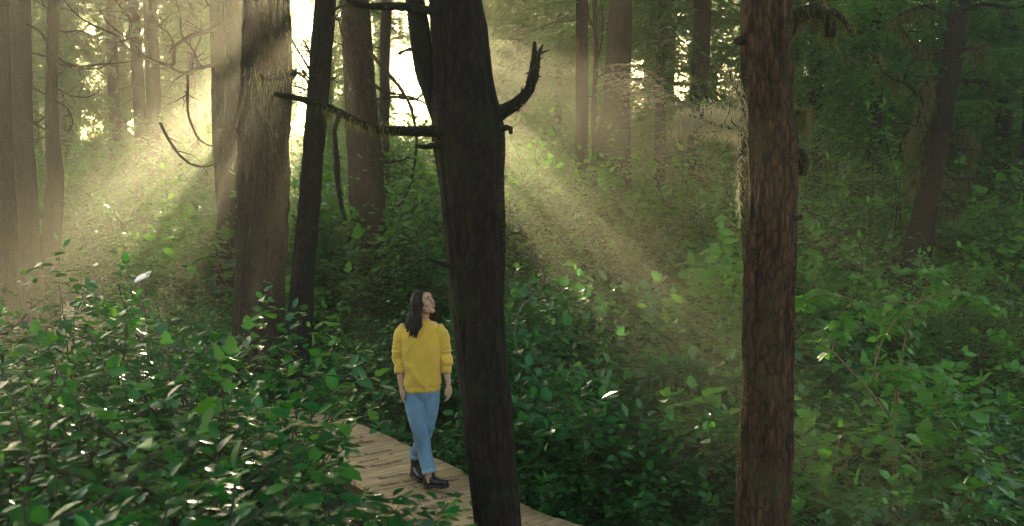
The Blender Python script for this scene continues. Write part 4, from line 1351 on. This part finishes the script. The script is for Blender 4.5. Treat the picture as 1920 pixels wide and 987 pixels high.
for k, c_ in enumerate(canes):
    q0 = px(c_, 9.0 - .12 * (k % 4))
    if k in (0, 1, 3): q0[0] = [g0[0] + CR.normal(0, .06), 9.0, g0[2] - .05]
    branch_obj(t, q0, .009 if k < 4 else .006, .003, M['cane'], name='cane', ns=6, rg=CR, twigs=0, rough=.1)
    P_ = spline(q0, 16)
    for j in range(5 if k < 4 else 1, 16):
        for r_ in range(2):
            a = CR.uniform(0, 2 * PI)
            d = np.array([math.cos(a), math.sin(a), CR.normal(-.25, .25)])
            lp.append(P_[j] - g0 + d * .05); ld.append(d); lu.append([CR.normal(0, .35), CR.normal(-.2, .35), 1.0])
            if CR.uniform() < .6:
                for s_ in (-1, 1):
                    d2 = d @ rotz(s_ * 1.0)
                    lp.append(P_[j] - g0 + d * .05); ld.append(d2); lu.append([CR.normal(0, .35), CR.normal(-.2, .35), 1.0])
lp, ld, lu = np.array(lp), np.array(ld), np.array(lu)
leaf_children(t, CR, 'lobed', M['berry'], lp[:290], frames(ld, lu)[:290], .1 * CR.uniform(.6, 1.25, 290))
if len(lp) > 290:
    mb = MB(); leaves_to(mb, 'lobed', lp[290:], frames(ld, lu)[290:], .1 * CR.uniform(.6, 1.2, len(lp) - 290), CR.uniform(0, .6, len(lp) - 290))
    tag(link('foliage', mb.mesh('foliage', [M['berry']]), t), kind='stuff')

# bare twisted stem on the slope
b0 = at_y(968, 640, 11.6)
t = empty('dead_shrub', (b0[0], 11.6, hz(b0[0], 11.6)))
tag(t, 'bare twisted pale stem rising from the slope right of the forked trunk', 'dead shrub')
g0 = np.array(t.location)
for pts in ([None, (966, 640), (968, 600), (978, 575), (1000, 555), (1012, 535), (1020, 515), (1010, 495), (1004, 478), (1006, 465)], [(1000, 555), (992, 545), (997, 520), (1000, 505)], [(1014, 532), (1035, 520), (1052, 508)], [(1004, 478), (998, 470)]):
    q0 = [at_y(*p_, 11.6) if p_ else g0 - [0, 0, .05] for p_ in pts]
    branch_obj(t, q0, .014, .004, M['bark_pale'], name='branch', ns=7, rg=CR, twigs=3, twig_len=.2, rough=.2)

# ferns one can single out
fm = [fern_mesh('frond_rosette', np.random.default_rng(95 + k), 11, .8, [M['fern']]) for k in range(2)]
for k, (u, v, Yd, lab) in enumerate([(1000, 945, 8.6, 'fern arching beside the boardwalk right of the forked trunk'), (1370, 965, 7.8, 'fern at the left foot of the sunlit-edged trunk'),
                                     (1560, 985, 6.8, 'fern at the bottom right of the sunlit-edged trunk'), (520, 770, 10.3, 'fern in the shade behind the left thicket'), (900, 800, 10.9, 'fern behind the forked trunk by the boardwalk')]):
    p_ = at_y(u, v, Yd)
    t = empty('fern_plant', (p_[0], Yd, hz(p_[0], Yd)), k)
    tag(t, lab, 'fern', 'ferns beside the boardwalk')
    o_ = link('fronds', fm[k % 2], t); o_.scale = (.85, .85, .95)
    o_['kind'] = 'stuff'

# lance-shaped leaves standing up by the walk
t = empty('skunk_cabbage', (at_y(1008, 900, 8.9)[0], 8.9, hz(at_y(1008, 900, 8.9)[0], 8.9)))
tag(t, 'clump of tall lance-shaped green leaves in the dark right of the forked trunk', 'plant')
for k in range(4):
    n = 9
    tt = np.linspace(0, 1, n)
    L = CR.uniform(.45, .75); a = k * 1.7; ln = CR.uniform(.12, .4)
    c_ = np.c_[math.cos(a) * ln * tt ** 1.5 * L, math.sin(a) * ln * tt ** 1.5 * L, L * tt]
    w = .055 * np.sin(np.clip(tt * .93 + .05, 0, 1) * PI) ** .8 + .004
    sd_ = np.array([math.cos(a + PI / 2), math.sin(a + PI / 2), 0])
    out = np.array([math.cos(a), math.sin(a), 0])
    V = np.stack([c_ - sd_ * w[:, None] + out * .3 * w[:, None], c_, c_ + sd_ * w[:, None] + out * .3 * w[:, None]], 1).reshape(-1, 3)
    i_ = np.arange(n - 1)[:, None] * 3
    Q = np.vstack([np.hstack([i_, i_ + 1, i_ + 4, i_ + 3]), np.hstack([i_ + 1, i_ + 2, i_ + 5, i_ + 4])])
    link('leaf', mesh_np('leaf', V, Q, tint=np.full(len(Q), .4), smooth=True, mats=[M['berry']]), t)

# trail sign far left
M['sign_white'] = plain_mat('white_sign_face', (.8, .8, .78), .4, .05, 20)
M['sign_post'] = plain_mat('brown_post', (.07, .04, .025), .7, .3, 30)
ps = at_y(268, 519, 15.2)
t = empty('trail_sign', (ps[0], ps[1], hz(ps[0], ps[1])))
tag(t, 'small tilted white information panel on a short post beyond the left thicket', 'sign')
h = ps[2] - t.location.z
link('post', box_mesh('post', (-.03, -.03, -.2), (.03, .03, h - .03), M['sign_post']), t)
pn = link('panel', box_mesh('panel', (-.11, -.10, -.012), (.11, .10, .012), M['sign_white']), t)
pn.location = (0, 0, h); pn.rotation_euler = (.28, math.radians(-24), 0)

# leaves blown onto the boards
M['dead_leaf'] = plain_mat('dry_leaf', (.2, .1, .03), .8, .5, 6)
LR = np.random.default_rng(51)
for k in range(12):
    s_ = LR.uniform(dl[-1] - 9.5, dl[-1] - 3.5)
    pp, tv_ = deck_at(s_)
    nv_ = np.array([tv_[1], -tv_[0]]) * LR.uniform(-.4, .4)
    if (pp[0] + nv_[0] + .7) ** 2 + (pp[1] + nv_[1] - 9.0) ** 2 < .12: continue
    o_ = link('fallen_leaf', leaf_shared('ovate', M['dead_leaf'], k % 4))
    o_.location = (pp[0] + nv_[0], pp[1] + nv_[1], .018)
    sz_ = LR.uniform(.04, .075); o_.scale = (sz_, sz_, sz_)
    o_.rotation_euler = (LR.normal(0, .15), LR.normal(0, .1), LR.uniform(0, 6.3))
    tag(o_, 'small dry brown leaf lying on the boardwalk planks', 'leaf', 'dry leaves on the boardwalk')
# ------------------------------------------------------------------ the woman on the boardwalk
M['skin'] = plain_mat('skin', (.47, .25, .16), .5, .06, 12, spec=.4)
M['knit'] = plain_mat('mustard_sweatshirt', (.70, .41, .055), .92, .1, 9, .25, .15, .3)
M['rib'] = plain_mat('ribbed_knit', (.66, .385, .05), .92, .12, 70, .8, .15, .3, (6, 6, .2), .003)
M['denim'] = plain_mat('faded_denim', (.14, .23, .32), .88, .55, 5, .4, .2, .1, (1, 1, .6))
M['denim_cuff'] = plain_mat('denim_inside', (.26, .36, .44), .9, .25, 30, .3, .2)
M['boot'] = plain_mat('black_leather', (.014, .013, .013), .32, .3, 20, .15)
M['sole'] = plain_mat('black_rubber', (.012, .012, .012), .6, .2, 20)
M['hair'] = plain_mat('dark_brown_hair', (.012, .007, .005), .55, .6, 60, .6, .18, 0, (3, 3, .15), .003)
M['eye'] = plain_mat('eye_white', (.75, .7, .66), .2, .02, 10)
M['iris'] = plain_mat('dark_iris', (.02, .012, .008), .15, .02, 10)
M['lip'] = plain_mat('lips', (.45, .15, .13), .4, .08, 20)
M['metal'] = plain_mat('silver', (.7, .7, .68), .2, .02, 10)

def ell(c, r, R=None, nu=16, nv=10):
    th = np.linspace(0, 2 * PI, nu, endpoint=False)
    ph = np.linspace(0, PI, nv + 1)[1:-1]
    V = [np.array([0, 0, 1.0])]
    for p in ph:
        for t_ in th: V.append(np.array([math.sin(p) * math.cos(t_), math.sin(p) * math.sin(t_), math.cos(p)]))
    V.append(np.array([0, 0, -1.0])); V = np.array(V) * np.array(r)
    if R is not None: V = V @ R.T
    V = V + np.array(c)
    Q, T = [], []
    m = len(ph)
    for j in range(nu):
        T.append((0, 1 + j, 1 + (j + 1) % nu))
        T.append((len(V) - 1, 1 + (m - 1) * nu + (j + 1) % nu, 1 + (m - 1) * nu + j))
        for i in range(m - 1):
            a = 1 + i * nu
            Q.append((a + j, a + nu + j, a + nu + (j + 1) % nu, a + (j + 1) % nu))
    return V, np.array(Q), np.array(T)

def loft(rings, ns=28, expo=2.3):
    """rings: (centre, (axis_x * rx), (axis_y * ry)) -> closed super-elliptic loft"""
    th = np.arange(ns) / ns * 2 * PI
    c_, s_ = np.cos(th), np.sin(th)
    cx = np.sign(c_) * np.abs(c_) ** (2 / expo); sx = np.sign(s_) * np.abs(s_) ** (2 / expo)
    V = []
    for c, ax, ay in rings:
        V.append(np.array(c)[None] + cx[:, None] * np.array(ax)[None] + sx[:, None] * np.array(ay)[None])
    n = len(rings)
    V = np.concatenate(V + [np.array([rings[0][0]]), np.array([rings[-1][0]])])
    i = np.arange(n - 1)[:, None] * ns; j = np.arange(ns)[None]; j2 = (j + 1) % ns
    Q = np.stack([i + j, i + j2, i + ns + j2, i + ns + j], -1).reshape(-1, 4)
    j = np.arange(ns); a, b_ = n * ns, n * ns + 1
    T = np.vstack([np.stack([(j + 1) % ns, j, np.full(ns, a)], -1), np.stack([(n - 1) * ns + j, (n - 1) * ns + (j + 1) % ns, np.full(ns, b_)], -1)])
    return V, Q, T

def limb(pts, rad, ns=20, n=26):
    P, R = spline(np.array(pts, float), n, np.array(rad, float))
    return tube(P, R, ns)

def remesh(mb, name, voxel, smooth_it, mat, wrinkle=None):
    me = mb.mesh(name + '_raw')
    bm = bmesh.new(); bm.from_mesh(me); bmesh.ops.recalc_face_normals(bm, faces=bm.faces); bm.to_mesh(me); bm.free()
    tmp = bpy.data.objects.new('tmp', me); COL.objects.link(tmp)
    m1 = tmp.modifiers.new('r', 'REMESH'); m1.mode = 'VOXEL'; m1.voxel_size = voxel
    m2 = tmp.modifiers.new('s', 'SMOOTH'); m2.iterations = smooth_it; m2.factor = .5
    dg = bpy.context.evaluated_depsgraph_get()
    out = bpy.data.meshes.new_from_object(tmp.evaluated_get(dg))
    bpy.data.objects.remove(tmp); bpy.data.meshes.remove(me)
    out.name = name
    out.materials.clear(); out.materials.append(mat)
    n = len(out.vertices)
    if wrinkle is not None:
        co = np.zeros(n * 3, np.float32); out.vertices.foreach_get('co', co); co = co.reshape(-1, 3)
        no = np.zeros(n * 3, np.float32); out.vertex_normals.foreach_get('vector', no); no = no.reshape(-1, 3)
        co = co + no * wrinkle(co.astype(float))[:, None]
        out.vertices.foreach_set('co', co.astype(np.float32).ravel())
    out.polygons.foreach_set('use_smooth', np.ones(len(out.polygons), bool))
    out.update()
    return out

def rotx(a):
    c_, s_ = math.cos(a), math.sin(a)
    return np.array([[1, 0, 0], [0, c_, -s_], [0, s_, c_]])

HC = np.array([.022, -.015, 1.602])
RH = rotz(math.radians(60)) @ rotx(math.radians(-23))
def hp(*p): return HC + RH @ np.array(p, float)

body = MB()
body.add(*ell(hp(0, .012, .018), (.074, .094, .092), RH, 24, 16))
body.add(*ell(hp(0, -.028, -.045), (.056, .058, .062), RH, 20, 12))
body.add(*ell(hp(0, -.064, -.092), (.024, .022, .02), RH))
body.add(*ell(hp(0, -.066, .04), (.052, .026, .036), RH))
for sx_ in (-1, 1):
    body.add(*ell(hp(.036 * sx_, -.058, -.02), (.028, .028, .032), RH))
    body.add(*ell(hp(.03 * sx_, -.079, .026), (.022, .01, .008), RH))
    body.add(*ell(hp(.074 * sx_, .012, -.012), (.01, .02, .032), RH))
    body.add(*ell(hp(.009 * sx_, -.096, -.027), (.009, .012, .009), RH))
body.add(*limb([hp(0, -.082, .02), hp(0, -.098, -.006), hp(0, -.108, -.024)], [.009, .011, .0105], 10, 8))
body.add(*ell(hp(0, -.09, -.051), (.02, .011, .0065), RH))
body.add(*ell(hp(0, -.088, -.064), (.018, .012, .0075), RH))
body.add(*limb([(.012, .03, 1.36), (.015, .022, 1.45), (.02, .012, 1.52), hp(0, .02, -.03)], [.058, .052, .05, .052]))
# trunk and legs under the clothes
body.add(*limb([(0, .01, 1.36), (0, .01, 1.2), (0, .01, 1.02), (0, .01, .86)], [.1, .1, .09, .1]))
body.add(*limb([(-.12, .01, 1.345), (0, .015, 1.36), (.13, .01, 1.345)], [.04, .06, .04]))
RL = [(-.07, .0, .86), (-.045, -.05, .66), (-.008, -.105, .475), (.03, -.145, .32), (.075, -.195, .13), (.085, -.2, .07)]
LL = [(.07, .01, .86), (.055, .005, .66), (.03, .0, .475), (-.025, .075, .33), (-.075, .135, .16), (-.08, .14, .07)]
body.add(*limb(RL, [.08, .066, .048, .046, .036, .034])); body.add(*limb(LL, [.08, .066, .048, .046, .036, .034]))

def hand(mbx, wrist, d, f, nrm, curl):
    d, f, nrm = [np.array(a, float) / np.linalg.norm(a) for a in (d, f, nrm)]
    w = np.array(wrist, float)
    offs = (.027, .009, -.009, -.025); ln = (.072, .08, .074, .058); pal = (.083, .086, .082, .075)
    for k in range(4):
        kn = w + d * pal[k] + f * offs[k] + nrm * .004
        mbx.add(*limb([w + f * offs[k] * .55, w + d * pal[k] * .5 + f * offs[k] * .85, kn], [.015, .0145, .0115], 10, 8))
        q, dir_ = [kn], d.copy()
        for j, fr in enumerate((.45, .3, .25)):
            a = curl[k] * (.5, .9, .7)[j]
            dir_ = dir_ * math.cos(a) + nrm * math.sin(a)
            dir_ /= np.linalg.norm(dir_)
            q.append(q[-1] + dir_ * ln[k] * fr)
        mbx.add(*limb(q, [.0098, .0088, .008, .0066], 10, 12))
    q = [w + d * .012 + f * .012, w + d * .042 + f * .036 + nrm * .008, w + d * .07 + f * .046 + nrm * .014, w + d * .094 + f * .044 + nrm * .018]
    mbx.add(*limb(q, [.014, .0125, .0095, .0075], 10, 12))
AR = [(-.14, .01, 1.335), (-.19, .02, 1.24), (-.205, .035, 1.12), (-.19, .0, 1.0), (-.175, -.035, .875)]
AL = [(.145, .01, 1.335), (.185, .03, 1.24), (.2, .05, 1.12), (.215, .02, 1.0), (.235, -.02, .885)]
body.add(*limb(AR, [.042, .042, .038, .034, .0235])); body.add(*limb(AL, [.042, .042, .038, .034, .0235]))
hand(body, AR[-1], (.03, -.12, -1), (.35, -1, .1), (1, .35, 0), (.35, .42, .48, .55))
hand(body, AL[-1], (.12, -.1, -1), (-.55, -1, .1), (-1, .5, 0), (.55, .7, .8, .85))
person = link('person', remesh(body, 'person', .0042, 3, M['skin']))
person.location = (-.785, 9.1, 0.0)
tag(person, 'woman in mustard sweatshirt and jeans walking along the boardwalk, looking up over her shoulder', 'person')

# face details
for sx_ in (-1, 1):
    e_ = MB(); e_.add(*ell(hp(.03 * sx_, -.079, .010), (.0125, .007, .0062), RH, 12, 8))
    eo = link('eye', e_.mesh('eye', [M['eye']]), person)
    e_ = MB(); e_.add(*ell(hp(.031 * sx_, -.084, .011), (.0055, .003, .0055), RH, 10, 6))
    link('iris', e_.mesh('iris', [M['iris']]), eo)
    e_ = MB(); e_.add(*limb([hp(.012 * sx_, -.088, .028), hp(.03 * sx_, -.087, .034), hp(.048 * sx_, -.074, .028)], [.0028, .0034, .0018], 8, 10))
    link('eyebrow', e_.mesh('eyebrow', [M['hair']]), person)
    e_ = MB(); e_.add(*limb([hp(.017 * sx_, -.085, .014), hp(.03 * sx_, -.087, .0175), hp(.044 * sx_, -.077, .013)], [.0016, .0024, .0014], 8, 10))
    link('eyelashes', e_.mesh('eyelashes', [M['iris']]), person)
e_ = MB(); e_.add(*ell(hp(0, -.094, -.052), (.0185, .0085, .005), RH)); e_.add(*ell(hp(0, -.092, -.062), (.0165, .0095, .0058), RH))
link('lips', e_.mesh('lips', [M['lip']]), person)
e_ = MB(); e_.add(*ell(hp(-.078, .012, -.046), (.004, .004, .005), RH)); link('earring', e_.mesh('earring', [M['metal']]), person)
e_ = MB(); q_ = AL[-1] + np.array([.03, -.02, -.1])
P_ = np.array([[math.cos(a) * .0105, math.sin(a) * .0105, 0] for a in np.linspace(0, 2 * PI, 13)])
e_.add(*tube(P_ + np.array(AL[-1]) + np.array([.005, -.012, -.1]), .0018, 6)); link('ring', e_.mesh('ring', [M['metal']]), person)

# hair
HRG = np.random.default_rng(9)
hair = MB()
V, Q, T = ell((0, .014, .026), (.083, .100, .094), None, 30, 20)
keep = ~((V[:, 1] < -.045) & (V[:, 2] < .078))
qk = keep[Q].all(1); tk = keep[T].all(1)
hair.add(V @ RH.T + HC, Q[qk], T[tk], .3)
face_a = math.atan2(-math.cos(math.radians(60)), math.sin(math.radians(60)))
for k in range(230):
    s_ = 1 if k % 2 else -1
    rel = math.radians(72 + 112 * ((k // 2) / 115.0)) + HRG.normal(0, .05)
    a = face_a + s_ * rel
    d = np.array([math.cos(a), math.sin(a), 0])
    back = (math.degrees(rel) - 72) / 112
    lay = HRG.uniform(-.012, .012)
    st = hp(s_ * .004, -.05 + .11 * back * HRG.uniform(.8, 1.1), .112 - .012 * back)
    out = .084 + lay * .7
    hx = HC + np.array([0, .01, 0])
    tipz = HRG.uniform(-.29, -.2) + .02 * back
    wv = HRG.uniform(0, 6)
    q = [st, hx + d * out * .72 + [0, 0, .088 - .02 * HRG.uniform()], hx + d * (out + .014) + [0, 0, .02], hx + d * (out + .016) + [0, 0, -.05]]
    side = np.array([-d[1], d[0], 0])
    for j, zz in enumerate((.45, .7, 1.0)):
        z = -.05 + (tipz + .05) * zz
        rr = out + .022 + .05 * zz ** 1.4 + .011 * math.sin(wv + j * 1.8) + HRG.normal(0, .004)
        q.append(hx + d * rr + side * .016 * math.sin(wv * 1.3 + j * 2.1) + [0, 0, z])
    q = np.array(q)
    # rest on the shoulders instead of sinking into them
    hair.add(*limb(q, [.004, .010, .0115, .0115, .011, .009, .003], 7, 22), tint=HRG.uniform(0, 1))
for k in range(16):     # fine flyaway strands
    a = HRG.uniform(0, 2 * PI); rel = abs((a - face_a + PI) % (2 * PI) - PI)
    if rel < 1.3: continue
    d = np.array([math.cos(a), math.sin(a), 0])
    q = [HC + d * .08 + [0, 0, .05], HC + d * (.11 + HRG.uniform(0, .01)) + [0, 0, -.03], HC + d * (.135 + HRG.uniform(0, .03)) + [0, 0, -.14], HC + d * (.15 + HRG.uniform(0, .03)) + [0, 0, -.2]]
    hair.add(*limb(q, [.0015, .0015, .0012, .0006], 4, 16))
ho = link('hair', hair.mesh('hair', [M['hair']]), person)

# sweatshirt
sw = MB()
rings = [((.012, .022, 1.436), .058, .055), ((.010, .02, 1.426), .078, .068), ((.005, .015, 1.415), .125, .082), ((0, .01, 1.385), .155, .095), ((0, .008, 1.32), .17, .112), ((-.002, .004, 1.22), .166, .12),
         ((-.002, .004, 1.1), .16, .119), ((0, .004, 1.0), .16, .118), ((0, .006, .93), .162, .117), ((.002, .008, .893), .16, .114), ((.002, .008, .878), .152, .106), ((.002, .008, .836), .148, .103)]
R0 = rotz(math.radians(8))
sw.add(*loft([(c, R0 @ np.array([rx, 0, 0]), R0 @ np.array([0, ry, 0])) for c, rx, ry in rings], 40, 2.25))
SR = [(-.12, .012, 1.375), (-.165, .015, 1.31), (-.19, .025, 1.21), (-.203, .03, 1.12), (-.196, .012, 1.065), (-.192, .0, 1.035)]
SL = [(.125, .012, 1.375), (.165, .02, 1.31), (.186, .035, 1.21), (.2, .045, 1.12), (.206, .03, 1.065), (.208, .022, 1.035)]
for S_a in (SR, SL):
    sw.add(*limb(S_a, [.064, .067, .063, .059, .051, .041], 24, 30))
def wr(c):
    x, y, z = c[:, 0], c[:, 1], c[:, 2]
    arm = sstep(.15, .185, np.abs(x)) * sstep(1.32, 1.22, z)
    a1 = noise3(np.stack([x * 9, y * 9, z * 26], -1), 3)
    a2 = noise3(np.stack([x * 13 + z * 9, y * 13, z * 7], -1), 5)
    rid = 1 - 2 * np.abs(a1)
    low = sstep(1.2, 1.07, z)
    torso = .010 * (1 - 2 * np.abs(noise3(np.stack([x * 8 + z * 5, y * 6, z * 4.0], -1), 8))) + .005 * (1 - 2 * np.abs(noise3(np.stack([x * 17 - z * 9, y * 9, z * 9.0], -1), 18)))
    blouse = .010 * (1 - 2 * np.abs(noise3(np.stack([x * 13, y * 13, z * 4], -1), 12))) * sstep(1.02, .9, z)
    return arm * (.014 * rid * (.4 + low) + .004 * a2) + (1 - arm) * (torso + blouse)
swo = link('sweatshirt', remesh(sw, 'sweatshirt', .006, 3, M['knit'], wr), person)
def band(name, c, R, rx, ry, h, n=72, ribs=.0015, parent=None, mat=None, th=.006):
    rg_ = []
    for k, (dz, sc_) in enumerate(((-h / 2, .95), (-h / 2, 1), (-h / 4, 1.02), (0, 1.03), (h / 4, 1.02), (h / 2, 1), (h / 2, .95))):
        rg_.append((np.array(c) + R @ np.array([0, 0, dz]), R @ np.array([(rx + th) * sc_, 0, 0]), R @ np.array([0, (ry + th) * sc_, 0])))
    V, Q, T = loft(rg_, n, 2.2)
    m_ = MB(); a = np.arange(n) % 2
    cc = np.array(c)
    Vr = V[:-2].reshape(-1, n, 3)
    ctr_ = Vr.mean(1, keepdims=True)
    Vr = ctr_ + (Vr - ctr_) * (1 + (a[None, :, None] * ribs / max(rx, .02)))
    V = np.vstack([Vr.reshape(-1, 3), V[-2:]])
    m_.add(V, Q, T)
    return link(name, m_.mesh(name, [mat or M['rib']]), parent)
band('hem', (.002, .008, .856), R0, .149, .104, .05, 120, .002, swo)
band('collar', (.013, .019, 1.44), rotx(-.12), .055, .052, .03, 60, .0015, swo)
for S_a in (SR, SL):
    d = np.array(S_a[-1]) - np.array(S_a[-2]); d /= np.linalg.norm(d)
    q_ = Vector(d).to_track_quat('-Z', 'Y').to_matrix()
    band('cuff', np.array(S_a[-1]) + d * .022, np.array(q_), .040, .040, .062, 56, .002, swo)

# jeans
jn = MB()
jn.add(*loft([((0, .008, z), np.array([rx, 0, 0]), np.array([0, ry, 0])) for z, rx, ry in ((.98, .13, .095), (.9, .145, .103), (.82, .15, .108), (.78, .14, .1), (.74, .1, .08))], 32, 2.2))
jn.add(*limb([(-.072, .0, .86), (-.066, -.02, .74), (-.045, -.055, .62), (-.008, -.108, .475), (.03, -.148, .33), (.056, -.176, .22), (.068, -.188, .185)], [.085, .087, .079, .066, .064, .058, .056], 24, 40))
jn.add(*limb([(.072, .01, .86), (.068, .008, .74), (.056, .005, .62), (.03, .0, .475), (-.02, .07, .34), (-.055, .115, .26), (-.068, .13, .225)], [.085, .086, .078, .065, .061, .056, .054], 24, 40))
def wj(c):
    x, y, z = c[:, 0], c[:, 1], c[:, 2]
    n_ = 1 - 2 * np.abs(noise3(np.stack([x * 9, y * 9, z * 17 + x * 14], -1), 21))
    kn = np.exp(-((z - .44) / .09) ** 2) + .8 * np.exp(-((z - .22) / .06) ** 2) + .5 * np.exp(-((z - .8) / .06) ** 2)
    return .0065 * n_ * np.clip(kn, 0, 1) + .0015 * noise3(c * 14, 4)
jo = link('jeans', remesh(jn, 'jeans', .006, 3, M['denim'], wj), person)
for c_, d in (((.074, -.193, .172), (.1, -.1, -.4)), ((-.072, .137, .212), (-.1, .12, -.4))):
    q_ = np.array(Vector(d).to_track_quat('-Z', 'Y').to_matrix())
    band('rolled_cuff', c_, q_, .055, .055, .042, 40, .0008, jo, M['denim_cuff'], .005)

# boots
def boot(heel, yaw, pitch):
    R = rotz(yaw) @ roty(pitch)          # local +X runs from heel to toe
    up = MB()
    prof = [(-.005, .026, .035, .04), (.02, .034, .05, .05), (.06, .036, .07, .07), (.1, .038, .066, .066), (.14, .043, .052, .052), (.18, .046, .043, .043), (.215, .042, .037, .037), (.24, .03, .028, .028), (.25, .012, .014, .014)]
    up.add(*loft([((x, 0, .03 + hz_ * .5), (0, w_, 0), (0, 0, hz_ * .55)) for x, w_, hz_, _ in prof], 24, 2.4))
    up.add(*loft([((.055 + .0 * z, 0, z), (.052 - .02 * (z - .05), 0, 0), (0, .038, 0)) for z in (.04, .08, .12, .16, .195)], 24, 2.2))
    me = remesh(up, 'boot', .005, 3, M['boot'], lambda c: .0022 * noise3(c * 30, 2) + .003 * (1 - 2 * np.abs(noise3(c * np.array([10, 6, 34]), 6))) * sstep(.03, .1, c[:, 2]))
    me.transform(Matrix(np.vstack([np.c_[R, np.array(heel)], [0, 0, 0, 1]]).tolist()))
    b_ = link('boot', me, person)
    # lugged sole with a raised heel block
    n = 32
    def outline(g):
        pts = []
        for a in np.linspace(0, 2 * PI, n, endpoint=False):
            t_ = .5 - .5 * math.cos(a)
            x = -.012 + .27 * t_
            w_ = np.interp(t_, [0, .05, .2, .45, .7, .88, .97, 1], [.0, .026, .036, .034, .049, .044, .026, 0]) * g
            pts.append((x, w_ * (1 if a < PI else -1)))
        return np.array(pts)
    o1 = outline(1.06)
    V = np.vstack([np.c_[o1, np.full(n, .002)], np.c_[o1 * [1, 1.03], np.full(n, .03)]])
    j = np.arange(n)
    Q = np.stack([j, (j + 1) % n, n + (j + 1) % n, n + j], -1)
    V = np.vstack([V, [[.12, 0, .002]], [[.12, 0, .03]]])
    T = np.vstack([np.stack([(j + 1) % n, j, np.full(n, 2 * n)], -1), np.stack([n + j, n + (j + 1) % n, np.full(n, 2 * n + 1)], -1)])
    s_ = MB(); s_.add(V @ R.T + heel, Q, T)
    hv = loft([((.03, 0, z), (.04, 0, 0), (0, .035, 0)) for z in (-.012, .004)], 16, 3)
    s_.add(hv[0] @ R.T + heel, hv[1], hv[2])
    link('sole', s_.mesh('sole', [M['sole']], smooth=False), b_)
    tv = loft([((.0 - .004, 0, z), (.003, 0, 0), (0, .009, 0)) for z in (.185, .215)], 8, 3)
    s_ = MB(); s_.add(tv[0] @ R.T + heel, tv[1], tv[2]); link('pull_tab', s_.mesh('pull_tab', [M['boot']]), b_)
boot((.038, -.158, .018), math.atan2(-.60, .80), math.radians(-9))
boot((-.108, .185, .026), math.atan2(-.86, .5), math.radians(3))
